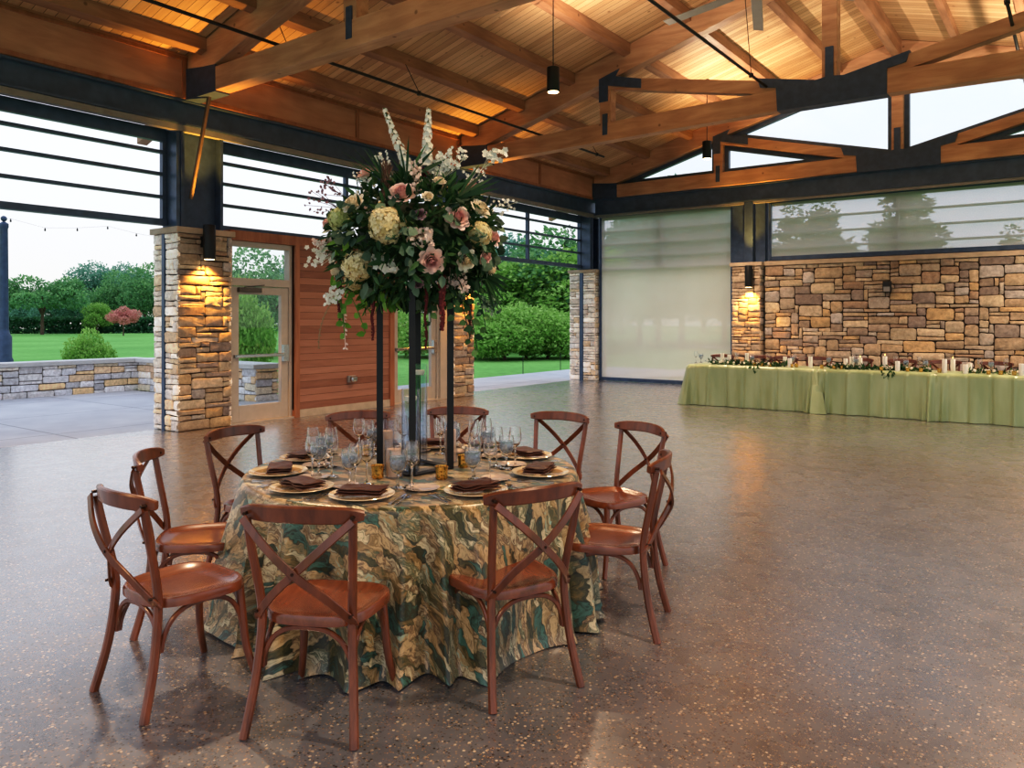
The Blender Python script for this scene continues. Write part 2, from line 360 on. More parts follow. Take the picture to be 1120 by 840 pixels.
    def ball(s, c, r, k=8, rows=5, col=None, sq=(1, 1, 1)):
        vs = []; fs = []; c = Vector(c)
        for i in range(rows+1):
            a = PI*i/rows
            for j in range(k):
                b = 2*PI*j/k; vs.append((c.x+r*sq[0]*math.sin(a)*math.cos(b), c.y+r*sq[1]*math.sin(a)*math.sin(b), c.z+r*sq[2]*math.cos(a)))
        for i in range(rows):
            for j in range(k): fs.append((i*k+j, (i+1)*k+j, (i+1)*k+(j+1) % k, i*k+(j+1) % k))
        s.add(vs, fs, col)
    def build(s, name, mat, parent=None, loc=None, local=False, smooth=40, bevel=0):
        me = bpy.data.meshes.new(name)
        off = Vector((0, 0, 0))
        if parent is not None and not local:
            off = Vector(parent.location)
            if parent.parent: off += Vector(parent.parent.location)
        elif loc is not None and not local: off = Vector(loc)
        me.from_pydata([tuple(Vector(p)-off) for p in s.v], [], s.f)
        if any(c != (1, 1, 1, 1) for c in s.c):
            ca = me.color_attributes.new('Col', 'FLOAT_COLOR', 'CORNER')
            buf = []
            for f, c in zip(s.f, s.c): buf += list(c)*len(f)
            ca.data.foreach_set('color', buf)
        if s.uv:
            ul = me.uv_layers.new(name='UVMap'); buf = []
            for f in s.f:
                for i in f: buf += list(s.uv[i])
            ul.data.foreach_set('uv', buf)
        me.materials.append(mat); me.validate()
        if smooth:
            me.polygons.foreach_set('use_smooth', [True]*len(me.polygons)); me.set_sharp_from_angle(angle=math.radians(smooth))
        o = bpy.data.objects.new(name, me); C.objects.link(o)
        if parent is not None: o.parent = parent
        elif loc is not None: o.location = loc
        if bevel:
            b = o.modifiers.new('Bevel', 'BEVEL'); b.width = bevel; b.segments = 2; b.limit_method = 'ANGLE'
        return o

def tag(o, label=None, cat=None, group=None, kind=None):
    for k, v in (('label', label), ('category', cat), ('group', group), ('kind', kind)):
        if v: o[k] = v
    return o
def thing(name, label, cat, loc=(0, 0, 0), rz=0, group=None):
    o = bpy.data.objects.new(name, None); o.empty_display_size = .1; C.objects.link(o)
    o.location = loc; o.rotation_euler = (0, 0, rz); return tag(o, label, cat, group)
def struct(o): o['kind'] = 'structure'; return o
def struct_empty(name, loc=(0, 0, 0)):
    o = bpy.data.objects.new(name, None); C.objects.link(o); o.location = loc; return struct(o)
def dup(root, loc, rz=0, label=None, group=None, scale=None):
    kids = {}
    for o in bpy.data.objects:
        if o.parent: kids.setdefault(o.parent.name, []).append(o)
    def cp(o, par):
        c = o.copy(); C.objects.link(c)
        if par: c.parent = par
        for k in kids.get(o.name, []): cp(k, c)
        return c
    r = cp(root, None); r.location = loc; r.rotation_euler = (0, 0, rz)
    if scale: r.scale = scale if isinstance(scale, tuple) else (scale,)*3
    if label: r['label'] = label
    if group: r['group'] = group
    return r
def rnd(r, a, b): return r.uniform(a, b)
def rdir(r):
    z = r.uniform(-1, 1); a = r.uniform(0, 2*PI); q = math.sqrt(1-z*z)
    return Vector((q*math.cos(a), q*math.sin(a), z))
def tone(r, a=0, b=1):
    t = r.uniform(a, b); return (t, t, t, 1)

# ------------------------------------------------------------------ camera
TH = math.atan(620/848.0)
FW = Vector((-math.sin(TH), math.cos(TH), 0)); RT = Vector((math.cos(TH), math.sin(TH), 0))
cam = bpy.data.cameras.new('camera'); co = bpy.data.objects.new('camera', cam); C.objects.link(co)
co.location = (0, 0, 1.6); co.rotation_euler = (PI/2, 0, TH)
cam.sensor_width = 36; cam.lens = 848/1120*36; cam.shift_y = -70/1120; cam.clip_end = 600
bpy.context.scene.camera = co
vs_ = bpy.context.scene.view_settings
vs_.view_transform = 'Standard'; vs_.look = 'None'; vs_.exposure = 0.14; vs_.gamma = 1.0
vs_.use_curve_mapping = True
cv = vs_.curve_mapping.curves[3]
for p in ((.045, .032), (.2, .2), (.55, .62)): cv.points.new(*p)
vs_.curve_mapping.update()
def DL(d, l, z=0): return FW*d+RT*l+Vector((0, 0, z))      # depth and lateral offset from the tripod

# ------------------------------------------------------------------ stonework
PAL = ['#c2aa8c', '#b59c7e', '#cdb99c', '#a5917e', '#ad9e90', '#bfb2a2', '#b09a80', '#c6a67c', '#9d8d81', '#c5b298', '#a98e76', '#b8aea5', '#b8a084', '#96857a', '#b8a690', '#c0ac90']
PALW = ['#ebe3d4', '#e0d8ca', '#f2eadc', '#d0c8be', '#e6d2b2', '#d6bfa0', '#f6efe2', '#cfc4b6', '#e4ddd4']  # white stones, brightened further to carry daylight on the pillar sides
PALG = ['#c9c8c8', '#d2cfca', '#dccfb6', '#bdbbba', '#dcbd90', '#d0ccc8', '#e4dccc', '#c4a688', '#b5b3b4', '#d9bc98', '#d6d3d0']
PALM = ['#a39482', '#948371', '#b3a391', '#87796c', '#9f8f7c']
def stones(mb, origin, U, V, N, w, h, unit, seed, pal, wr=(2, 5), hr=(1, 1, 2), gap=.009, dep=(.012, .035)):
    """irregular ledge stones filling a w x h face; U, V span the face and N looks out of it"""
    r = random.Random(seed); U, V, N = Vector(U), Vector(V), Vector(N); o = Vector(origin)
    nu = max(2, round(w/unit)); nv = max(2, round(h/unit)); du = w/nu; dv = h/nv
    occ = [[False]*nu for _ in range(nv)]
    vj = [[r.uniform(-.25, .25)*dv for _ in range(nu+1)] for _ in range(nv+1)]
    for a in range(nv):
        b = 0
        while b < nu:
            if occ[a][b]: b += 1; continue
            k = r.choice(hr); L = r.randint(*wr)+ (1 if k > 1 else 0)
            e = b
            while e < nu and e-b < L and not occ[a][e]: e += 1
            if nu-e == 1 and not occ[a][e] and r.random() < .8: e += 1
            kk = 1
            while kk < k and a+kk < nv and not any(occ[a+kk][b:e]): kk += 1
            for y in range(a, a+kk):
                for x in range(b, e): occ[y][x] = True
            def edge(row, col): 
                if row in (0, nv): return row*dv
                return row*dv+vj[row][col]*.6
            x0, x1 = b*du+gap/2, e*du-gap/2
            jl = r.uniform(-.1, .1)*du if b > 0 else 0; jr = r.uniform(-.1, .1)*du if e < nu else 0
            ya, yb, yc, yd = edge(a, b)+gap/2, edge(a, e)+gap/2, edge(a+kk, e)-gap/2, edge(a+kk, b)-gap/2
            cx, cy = (x0+x1)/2, (ya+yc)/2
            cr = min(x1-x0, yc-ya)*.28
            out = []
            cs = [(x0+jl, ya), (x1+jr, yb), (x1-jr, yc), (x0-jl, yd)]
            for i in range(4):
                p = Vector(cs[i]); a_ = (Vector(cs[i-1])-p).normalized(); b_ = (Vector(cs[(i+1) % 4])-p).normalized()
                q = r.uniform(.4, 1.1)*cr
                out += [p+a_*q, p+(a_+b_)*q*.25, p+b_*q]
                nx = Vector(cs[(i+1) % 4]); mid = p+(nx-p)*r.uniform(.4, .6)
                inn = (Vector((cx, cy))-mid).normalized()*r.uniform(-.002, .006); out.append(mid+inn)
            d = r.uniform(*dep); n = len(out); vs = []
            ins = min(.012, .22*min(x1-x0, yc-ya))
            for ring, (sh, dd) in enumerate(((0, -.02), (0, d*.55), (ins, d))):
                for p in out:
                    q = p+(Vector((cx, cy))-p).normalized()*sh
                    jz = r.uniform(-.004, .004) if ring == 2 else 0
                    vs.append(o+U*q.x+V*q.y+N*(dd+jz))
            vs.append(o+U*cx+V*cy+N*(d+r.uniform(-.003, .006)))
            fs = []
            for g in range(2): fs += [(g*n+i, g*n+(i+1) % n, (g+1)*n+(i+1) % n, (g+1)*n+i) for i in range(n)]
            fs += [(2*n+i, 2*n+(i+1) % n, 3*n) for i in range(n)]
            c = lin(r.choice(pal)); q = r.uniform(.84, 1.14)
            mb.add(vs, fs, (c[0]*q, c[1]*q, c[2]*q, 1))
            b = e

WX = -10.35          # inner face of the pillars on the left side
GY = 17.75           # inner face of the gable side
TY = [6.33, 12.42, 17.85]   # truss lines
RX = -3.05           # ridge

def pillar(name, label, x0, x1, y0, y1, h, seed, pal=PAL, unit=.075, groove=None, faces='xXyY', side_pal=None):
    side_pal = side_pal or PALW  # side faces paler: daylight from the open bays worked into the stone colour
    t = thing(name, label, 'pillar', ((x0+x1)/2, (y0+y1)/2, 0))
    core = MB(); core.box((x0+.03, y0+.03, 0), (x1-.03, y1-.03, h)); core.build('core', M['mortar'], t)
    mb = MB(); i = .02; ms = MB()
    if 'X' in faces: stones(mb, (x1-i, y0, 0), (0, 1, 0), (0, 0, 1), (1, 0, 0), y1-y0, h, unit, seed, pal, (3, 6), (1, 1, 2, 2))
    if 'x' in faces: stones(ms, (x0+i, y1, 0), (0, -1, 0), (0, 0, 1), (-1, 0, 0), y1-y0, h, unit, seed+1, side_pal, (2, 5))
    if 'y' in faces:
        if groove:
            stones(ms, (x0, y0+i, 0), (1, 0, 0), (0, 0, 1), (0, -1, 0), groove[0]-x0, h, unit, seed+2, side_pal, (2, 4))
            stones(ms, (groove[1], y0+i, 0), (1, 0, 0), (0, 0, 1), (0, -1, 0), x1-groove[1], h, unit, seed+5, side_pal, (2, 4))
        else: stones(ms, (x0, y0+i, 0), (1, 0, 0), (0, 0, 1), (0, -1, 0), x1-x0, h, unit, seed+2, side_pal, (2, 5))
    if 'Y' in faces: stones(ms, (x1, y1-i, 0), (-1, 0, 0), (0, 0, 1), (0, 1, 0), x1-x0, h, unit, seed+3, side_pal, (2, 5))
    mb.build('stonework', M['stone'], t, smooth=50); ms.build('side_stonework', M['stone_pale'], t, smooth=50)
    cp = MB(); cp.box((x0-.04, y0-.04, h), (x1+.04, y1+.04, h+.085)); cp.build('cap_stone', M['cap'], t, bevel=.008)
    if groove:
        g = MB(); g.box((groove[0], y0-.012, 0), (groove[1], y0+.05, h+.09)); g.build('screen_track', M['steel'], t)
    return t
p1 = pillar('stone_pillar', 'stone pillar left of the first glass door, lit amber by its wall lamp', -11.0, WX, 6.1, 6.97, 2.85, 11, groove=(-10.76, -10.69))
p2 = pillar('stone_pillar', 'amber lit stone pillar behind the flower centrepiece, beside the open lawn bay', -11.0, WX, 12.13, 12.8, 2.85, 31, groove=(-10.76, -10.69))
p3 = pillar('stone_pillar', 'pale stone corner pillar between the open bay and the big screen', -11.06, -10.27, 17.75, 18.4, 2.85, 51, PALW, .07, groove=(-10.74, -10.64))
p4 = pillar('stone_pillar', 'stone pillar between the big screen and the long stone wall', -6.57, -5.9, 17.72, 18.3, 2.85, 71, side_pal=PALM)

# long low stone wall of the gable bay
wb = struct_empty('wall_back', (-2, 18, 0))
c_ = MB(); c_.box((-5.86, 17.93, 0), (2.4, 18.2, 2.85)); c_.build('mortar_core', M['mortar'], wb)
mb = MB(); stones(mb, (-5.86, 17.92, 0), (1, 0, 0), (0, 0, 1), (0, -1, 0), 8.26, 2.85, .085, 90, PAL, (2, 6), (1, 1, 1, 2, 2, 3), .014)
mb.build('stonework', M['stone'], wb, smooth=50)
cp = MB(); cp.box((-5.86, 17.86, 2.85), (2.4, 18.25, 2.95)); cp.build('coping', M['cap'], wb, bevel=.008)

# ------------------------------------------------------------------ floor and ground
mb = MB(); mb.box((-10.9, -5, -.12), (4.6, 18.05, 0)); struct(mb.build('floor', M['floor'], loc=(0, 0, 0)))
mb = MB(); mb.box((-17.6, -4, -.14), (-10.9, 9.2, -.005)); mb.box((-13.4, 9.2, -.14), (-10.9, 23.5, -.005)); struct(mb.build('patio', M['patio'], loc=(-14, 5, -.005)))
mb = MB(); mb.add([(-160, -60, -.06), (120, -60, -.06), (120, 200, -.06), (-160, 200, -.06)], [(0, 1, 2, 3)]); struct(mb.build('lawn', M['lawn'], loc=(-40, 40, -.06), smooth=0))
# curved garden walk behind the screen
pts = [(-12.6, 19.4), (-11.3, 20.3), (-9.6, 23), (-7.9, 27), (-7.2, 32), (-8.5, 37), (-13, 42), (-20, 46)]
L_, Rr = [], []
for i, p in enumerate(pts):
    a = Vector(pts[max(i-1, 0)]); b = Vector(pts[min(i+1, len(pts)-1)]); tg = (b-a).normalized(); n = Vector((-tg.y, tg.x)); p = Vector(p)
    L_.append(p+n*1.3); Rr.append(p-n*1.3)
mb = MB(); vs = [(p.x, p.y, -.03) for p in L_]+[(p.x, p.y, -.03) for p in Rr]; n = len(pts)
mb.add(vs, [(i, n+i, n+i+1, i+1) for i in range(n-1)]); mb.box((-10.9, 18.05, -.14), (6, 19.6, -.01)); struct(mb.build('garden_walk', M['walk'], loc=(-9, 25, -.03)))

# ------------------------------------------------------------------ roof
def deck_z(x): return 5.40+.28*((x-WX) if x <= RX else (2*RX-x-WX))
def chord_z(x): return 5.90+.28*((x+6.92) if x <= RX else (2*RX-x+6.92))
XE = 2*RX-WX         # right eave
mb = MB(); y0, y1 = -4, 18.9
a, b = -11.9, 2*RX+11.9
mb.add([(a, y0, deck_z(a)), (a, y1, deck_z(a)), (RX, y1, deck_z(RX)), (RX, y0, deck_z(RX)), (a, y0, deck_z(a)+.1), (a, y1, deck_z(a)+.1), (RX, y1, deck_z(RX)+.1), (RX, y0, deck_z(RX)+.1)],
       [(0, 1, 2, 3), (7, 6, 5, 4), (0, 4, 5, 1), (3, 2, 6, 7), (0, 3, 7, 4), (1, 5, 6, 2)])
mb.add([(RX, y0, deck_z(RX)), (RX, y1, deck_z(RX)), (b, y1, deck_z(b)), (b, y0, deck_z(b)), (RX, y0, deck_z(RX)+.1), (RX, y1, deck_z(RX)+.1), (b, y1, deck_z(b)+.1), (b, y0, deck_z(b)+.1)],
       [(0, 1, 2, 3), (7, 6, 5, 4), (0, 4, 5, 1), (3, 2, 6, 7), (0, 3, 7, 4), (1, 5, 6, 2)])
struct(mb.build('ceiling', M['deck'], loc=(0, 0, 0), smooth=0))

def mir(poly): return [(2*RX-x, z) for x, z in reversed(poly)]
def truss(label, Y, camber, gable=False):
    t = thing('roof_truss', label, 'roof truss', (RX, Y, 4.77))
    w = .11; zb = 4.77; zt = 5.10
    cz = lambda x: camber*(1-abs(x-RX)/7.3)
    for f in (lambda p: p, mir):
        q = MB(); q.prism(f([(-10.3, zb), (-2.98 if False else RX, zb+camber), (RX, zt+camber), (-10.3, zt)]), Y-w, Y+w); q.build('bottom_chord', M['beam'], t, bevel=.008)
        q = MB(); x0 = -10.3
        q.prism(f([(x0, chord_z(x0)+.12), (-9.72, chord_z(-9.72)), (RX, chord_z(RX)), (RX, deck_z(RX)-.01), (x0, deck_z(x0)-.01)]), Y-w, Y+w); q.build('top_chord', M['beam'], t, bevel=.008)
        q = MB(); q.prism(f([(-7.03, zt+cz(-7)), (-6.81, zt+cz(-6.8)), (-6.81, chord_z(-6.81)), (-7.03, chord_z(-7.03))]), Y-w+.01, Y+w-.01); q.build('web_post', M['beam'], t, bevel=.006)
        q = MB(); s0 = Vector((-6.86, 5.88)); s1 = Vector((RX, 4.95+camber)); n_ = Vector(((s1-s0).y, -(s1-s0).x)).normalized()*.105
        q.prism(f([tuple(s0+n_), tuple(s1+n_), tuple(s1-n_), tuple(s0-n_)]), Y-w+.015, Y+w-.015); q.build('web_strut', M['beam'], t, bevel=.006)
        g = w+.008
        q = MB(); q.prism(f([(-10.38, zb-.015), (-9.62, zb-.015), (-9.62, zt+.03), (-9.9, zt+.05), (-10.38, zt+.1)]), Y-g, Y+g); q.build('heel_plate', M['steel_black'], t)
        q = MB(); q.prism(f([(-6.97, zt+cz(-6.9)-.22), (-6.87, zt+cz(-6.9)-.22), (-6.87, zt+cz(-6.9)+.16), (-6.97, zt+cz(-6.9)+.16)]), Y-g, Y+g)
        q.prism(f([(-7.04, 5.55), (-6.86, 5.55), (-6.86, 5.83), (-6.2, 5.67), (-6.2, 5.83), (-6.7, 5.97), (-6.62, 6.09), (-7.04, 5.97)]), Y-g, Y+g); q.build('joint_plate', M['steel_black'], t)
    q = MB(); q.prism([(RX-.11, 5.1), (RX+.11, 5.1), (RX+.11, deck_z(RX)-.05), (RX-.11, deck_z(RX)-.05)], Y-w+.005, Y+w-.005); q.build('king_post', M['beam'], t, bevel=.006)
    q = MB(); g = w+.012; k = camber; sl = .265
    q.prism([(RX-.78, zb+k-.025), (RX+.8, zb+k-.025), (RX+.8, 5.12+k), (RX+1.05, 5.165+k), (RX+1.1, 5.32+k), (RX+.2, 5.13+k), (RX+.06, 5.15+k), (RX+.06, 5.6+k), (RX-.06, 5.6+k), (RX-.06, 5.15+k), (RX-.2, 5.13+k), (RX-1.1, 5.32+k), (RX-1.05, 5.165+k), (RX-.8, 5.12+k)], Y-g, Y+g)
    q.build('king_plate', M['steel_black'], t)
    # rafter tail outside the wall
    q = MB(); q.prism([(-10.85, 4.62), (-11.75, 4.32), (-11.75, 4.5), (-10.85, 4.82)], Y-.08, Y+.08); q.build('rafter_tail', M['beam'], t, bevel=.006)
    return t
truss('timber roof truss nearest the camera, its heel over the amber lit left pillar', TY[0], .05)
truss('middle timber roof truss rising right from behind the flowers', TY[1], .14)
truss('timber gable truss framing the bright triangular windows', TY[2], 0)

ORD = ['lowest', 'second lowest', 'third', 'fourth', 'fifth', 'sixth']
spans = [(.6, TY[0]-.11, 'in the bay before the nearest truss'), (TY[0]+.11, TY[1]-.11, 'between the nearest and middle trusses'), (TY[1]+.11, TY[2]-.11, 'between the middle and gable trusses')]
for k in range(6):
    for side in (0, 1):
        x = RX-(k+1)*1.14 if side == 0 else RX+(k+1)*1.14
        for ya, yb, where in spans:
            lab = f"timber purlin, {ORD[5-k]} up the {'left' if side == 0 else 'right'} roof slope, {where}"
            z = deck_z(x); sl = .28*.07*(1 if side == 0 else -1)
            q = MB(); q.prism([(x-.065, z-.19-sl), (x+.065, z-.19+sl), (x+.065, z-.004+sl), (x-.065, z-.004-sl)], ya, yb)
            tag(q.build('roof_purlin', M['beam_y'], loc=(x, (ya+yb)/2, z-.19), bevel=.006), lab, 'purlin', 'roof purlins')
q = MB(); z = deck_z(RX); q.box((RX-.08, .6, z-.38), (RX+.08, TY[2], z-.02)); tag(q.build('ridge_beam', M['beam_y'], loc=(RX, 9, z-.38), bevel=.006), 'timber ridge beam along the peak of the roof', 'beam')

# eave fascia with shallow panels and the steel beam under it
bays = [(.6, 6.1), (6.75, 12.2), (12.8, 17.72)]
n_tr = 0
for sx, xin in ((1, WX), (-1, XE)):
    for bi, (ya, yb) in enumerate(bays):
        n_tr += 1
        t = struct_empty(f'trim_{n_tr}', (xin, (ya+yb)/2, 4.77))
        q = MB(); xa, xb = sorted((xin-sx*.12, xin)); q.box((xa, ya-.3, 4.77), (xb, yb+.25, deck_z(WX)+.02)); q.build('fascia_board', M['fascia'], t)
        q = MB(); f0, f1 = sorted((xin, xin+sx*.022))
        q.box((f0, ya-.2, 4.77), (f1, yb+.15, 4.83)); q.box((f0, ya-.2, 5.31), (f1, yb+.15, 5.36))
        for yy in (ya-.2, (ya+yb)/2, yb+.08): q.box((f0, yy-.02, 4.83), (f1, yy+.05, 5.31))
        q.build('fascia_moulding', M['siding_trim'], t)
def steel_beam(label, lo, hi, ax):
    t = thing('steel_beam', label, 'steel beam', ((lo[0]+hi[0])/2, (lo[1]+hi[1])/2, lo[2]))
    x0, y0, z0 = lo; x1, y1, z1 = hi; q = MB()
    if ax == 'y':
        xm = (x0+x1)/2
        q.box((x0, y0, z1-.03), (x1, y1, z1)); q.box((x0, y0, z0), (x1, y1, z0+.03)); q.box((xm-.1, y0, z0+.03), (xm+.1, y1, z1-.03))
    else:
        ym = (y0+y1)/2
        q.box((x0, y0, z1-.03), (x1, y1, z1)); q.box((x0, y0, z0), (x1, y1, z0+.03)); q.box((x0, ym-.1, z0+.03), (x1, ym+.1, z1-.03))
    q.build('i_section', M['steel'], t)
    q = MB()
    if ax == 'y': q.box((x1-.12, y0, z0-.09), (x1-.02, y1, z0-.005))
    else: q.box((x0, y0+.02, z0-.06), (x1, y0+.1, z0-.005))
    q.build('screen_cassette', M['rail_grey'], t)
    return t
steel_beam('dark steel beam under the wood fascia along the left side', (-10.75, .6, 4.40), (WX, 18.15, 4.765), 'y')
steel_beam('dark steel beam across the gable end above the screens', (-10.34, 17.8, 4.36), (4.2, 18.15, 4.765), 'x')
def column(label, x, y, sx, sy):
    t = thing('steel_column', label, 'steel column', (x, y, 2.935)); q = MB()
    z0, z1 = 2.94, 4.39
    q.box((x-sx, y-sy, z0), (x+sx, y-sy+.05, z1)); q.box((x-sx, y+sy-.05, z0), (x+sx, y+sy, z1)); q.box((x-.06, y-sy+.05, z0), (x+.06, y+sy-.05, z1))
    q.build('wide_flange', M['steel_black'], t)
    q = MB(); q.box((x-sx+.02, y-sy-.06, z0), (x+sx-.02, y-sy-.004, z1)); q.build('jamb_channel', M['steel'], t)
    return t
column('dark steel column on the left pillar nearest the camera', -10.62, 6.53, .2, .34)
column('dark steel column on the pillar behind the flowers', -10.62, 12.46, .2, .3)
column('dark steel column on the pale corner pillar', -10.6, 17.98, .22, .2)
t = thing('steel_column', 'dark steel column standing on the pillar right of the big screen', 'steel column', (-6.2, 17.98, 2.935)); q = MB()
for xa, xb, ya in ((-6.62, -6.33, 17.88), (-6.3, -6.1, 17.8), (-6.06, -5.84, 17.88)): q.box((xa, ya, 2.94), (xb, 18.15, 4.35))
q.build('wide_flange', M['steel_black'], t)
# knee brace of the first truss
q = MB(); q.bar([(-9.93, TY[0], 4.78), (-10.4, TY[0], 3.36)], .05, .05, (0, 1, 0)); tag(q.build('knee_brace', wood('brace_paint', '#4a3a30', '#6f5a48', (5, 5, 5), .5, knots=False), loc=(-10.4, TY[0], 3.36)), 'thin diagonal rod bracing the nearest truss heel to its column', 'brace')

# ------------------------------------------------------------------ slatted transoms
def transom_left(n, ya, yb):
    t = struct_empty(f'window_{n}', (-10.72, (ya+yb)/2, 2.94)); x0, x1 = -10.76, -10.68
    q = MB(); q.box((x0, ya, 4.18), (x1, yb, 4.36)); q.box((x0-.02, ya, 2.97), (x1+.02, yb, 3.06)); q.box((x0, ya, 3.06), (x1, ya+.06, 4.18)); q.box((x0, yb-.06, 3.06), (x1, yb, 4.18)); q.build('window_frame', M['steel'], t)
    for z in (3.38, 3.71, 4.03):
        q = MB(); q.box((x0, ya+.06, z-.022), (x1, yb-.06, z+.022)); q.build('slat', M['steel'], t)
    q = MB(); ym = (ya+yb)/2; q.box((x0+.01, ym-.03, 3.06), (x1+.01, ym+.03, 4.18)); q.build('mullion', M['steel'], t)
transom_left(1, .9, 6.12); transom_left(2, 6.95, 12.15); transom_left(3, 12.8, 17.76)
def transom_back(n, xa, xb, zlow, mull):
    t = struct_empty(f'window_{n}', ((xa+xb)/2, 18.1, zlow)); y0, y1 = 18.06, 18.14
    q = MB(); q.box((xa, y0, 4.24), (xb, y1, 4.36)); q.box((xa, y0, zlow), (xb, y1, zlow+.07)); q.box((xa, y0, zlow+.07), (xa+.06, y1, 4.24)); q.box((xb-.06, y0, zlow+.07), (xb, y1, 4.24)); q.build('window_frame', M['steel'], t)
    for z in (3.25, 3.58, 3.92):
        q = MB(); q.box((xa+.06, y0, z-.022), (xb-.06, y1, z+.022)); q.build('slat', M['steel'], t)
    q = MB(); q.box((mull-.03, y0-.01, zlow+.07), (mull+.03, y1-.01, 4.24)); q.build('mullion', M['steel'], t)
transom_back(4, -10.26, -6.56, 2.9, -8.55); transom_back(5, -5.82, 2.4, 2.96, -3.1)
def screen(name, label, xa, xb, za, zb):
    t = thing(name, label, 'roller screen', ((xa+xb)/2, 17.95, 0)); q = MB(); q.add([(xa, 17.95, za), (xb, 17.95, za), (xb, 17.95, zb), (xa, 17.95, zb)], [(0, 1, 2, 3)]); q.build('screen_fabric', M['screen'], t, smooth=0)
    q = MB(); q.box((xa, 17.92, za-.09), (xb, 17.98, za)); q.build('hem_bar', M['steel_black'], t)
    for x_ in (xa-.05, xb):
        q = MB(); q.box((x_, 17.9, za-.09), (x_+.05, 18.02, zb)); q.build('side_track', M['steel_black'], t)
screen('solar_screen', 'floor-length pale roller screen drawn down left of the stone wall', -10.18, -6.665, .1, 4.3)
screen('solar_screen', 'short sheer roller screen over the window above the stone wall', -5.72, 2.3, 3.06, 4.28)

# gable windows: triangles and quads between the truss members
def inset(poly, d):
    n = len(poly); P = [Vector(p) for p in poly]; ar = sum(P[i].x*P[(i+1) % n].y-P[(i+1) % n].x*P[i].y for i in range(n)); sg = 1 if ar > 0 else -1
    ln = []
    for i in range(n):
        a, b = P[i], P[(i+1) % n]; e = (b-a).normalized(); nn = Vector((-e.y, e.x))*sg; ln.append((a+nn*d, e))
    out = []
    for i in range(n):
        p, e = ln[i-1]; q, f_ = ln[i]; cr = e.x*f_.y-e.y*f_.x; t = ((q-p).x*f_.y-(q-p).y*f_.x)/cr; out.append(tuple(p+e*t))
    return out
st = lambda x, o: 5.88-.245*(x+6.86)+o
xi = -9.78
tri1 = [(-9.76, 5.1), (-7.03, 5.1), (-7.03, chord_z(-7.03))]
xr = -6.86+(5.88-.11-5.1)/.245
tri2 = [(-6.81, 5.1), (xr, 5.1), (-6.81, st(-6.81, -.11))]
xl = (5.9+.28*6.92-5.88+.245*6.86-.11)/(-.245-.28)*1.0
xl = (5.88-.245*6.86+.11-5.9-.28*6.92)/(.28+.245)
quad = [(xl, chord_z(xl)), (RX-.11, 5.1), (RX-.11, chord_z(RX))]
quad = [(xl, chord_z(xl)), (RX-.11, st(RX-.11, .11)), (RX-.11, chord_z(RX-.11))]
wn = 5
for poly, mm in ((tri1, 0), (tri2, 0), (quad, 0), (quad, 1), (tri2, 1), (tri1, 1)):
    wn += 1; p = mir(poly) if mm else poly
    cx = sum(a for a, b in p)/len(p); t = struct_empty(f'window_{wn}', (cx, 17.98, 5.1))
    q = MB(); q.ring_y(p, inset(p, .095), 17.9, 18.02); q.build('window_frame', M['steel'], t)
    q = MB(); q.prism(inset(p, .09), 17.97, 17.98); q.build('pane', M['win_glass'], t, smooth=0)

# ------------------------------------------------------------------ cedar wall and the two glass doors of the middle bay
w = struct_empty('wall_left', (-10.4, 9.3, 0))
q = MB(); q.box((-10.62, 8.16, .12), (-10.40, 10.42, 2.97)); q.build('siding', M['siding'], w)
q = MB(); q.box((-10.64, 6.95, 2.82), (-10.36, 12.15, 2.97)); q.build('header_board', M['siding_trim'], w)
q = MB(); q.box((-10.64, 8.16, 0), (-10.36, 8.25, 2.82)); q.box((-10.64, 10.33, 0), (-10.36, 10.44, 2.82)); q.build('corner_board', M['siding_trim'], w)
q = MB(); q.box((-10.63, 8.25, 0), (-10.37, 10.33, .12)); struct(q.build('baseboard_left', M['cap'], loc=(-10.5, 9.3, 0)))
def door(n, ya, yb, hinge):
    t = struct_empty(f'door_{n}', (-10.5, (ya+yb)/2, 0)); x0, x1 = -10.58, -10.44
    q = MB(); q.box((x0, ya, 0), (x1, ya+.06, 2.82)); q.box((x0, yb-.06, 0), (x1, yb, 2.82)); q.box((x0, ya+.06, 2.74), (x1, yb-.06, 2.82)); q.box((x0, ya+.06, 2.13), (x1, yb-.06, 2.25)); q.build('door_frame', M['alu'], t, bevel=.004)
    q = MB(); q.box((-10.52, ya+.06, 2.25), (-10.51, yb-.06, 2.74)); q.build('transom_pane', M['win_glass'], t, smooth=0)
    l0, l1 = ya+.065, yb-.065
    q = MB(); a, b = x0+.03, x1-.03
    q.box((a, l0, .02), (b, l0+.13, 2.12)); q.box((a, l1-.13, .02), (b, l1, 2.12)); q.box((a, l0+.13, .02), (b, l1-.13, .27)); q.box((a, l0+.13, 2.0), (b, l1-.13, 2.12))
    leaf = q.build('door_leaf', M['alu'], t, bevel=.004)
    q = MB(); q.box((-10.515, l0+.13, .27), (-10.508, l1-.13, 2.0)); o = q.build('pane', M['win_glass'], leaf, smooth=0); 
    q = MB(); yl = l1-.08; q.bar([(b+.055, l0+.05, 1.04), (b+.055, l1-.12, 1.04)], .035, .05); q.box((b+.001, l0+.03, 1.015), (b+.06, l0+.08, 1.065)); q.box((b+.001, l1-.13, .93), (b+.07, l1-.03, 1.2)); o = q.build('push_bar', M['chrome'], leaf)
    q = MB(); q.box((b+.001, l0+.1, 2.03), (b+.07, l0+.5, 2.1)); q.bar([(b+.05, l0+.2, 2.11), (b+.06, l0+.55, 2.15)], .02, .015); q.build('door_closer', plain('closer_grey', '#5d5954', .5, .3), t)
    q = MB(); q.box((x0-.03, ya, 0), (x1+.05, yb, .02)); q.build('threshold', M['alu'], t)
door(1, 6.98, 8.16, 0); door(2, 10.44, 11.78, 0)
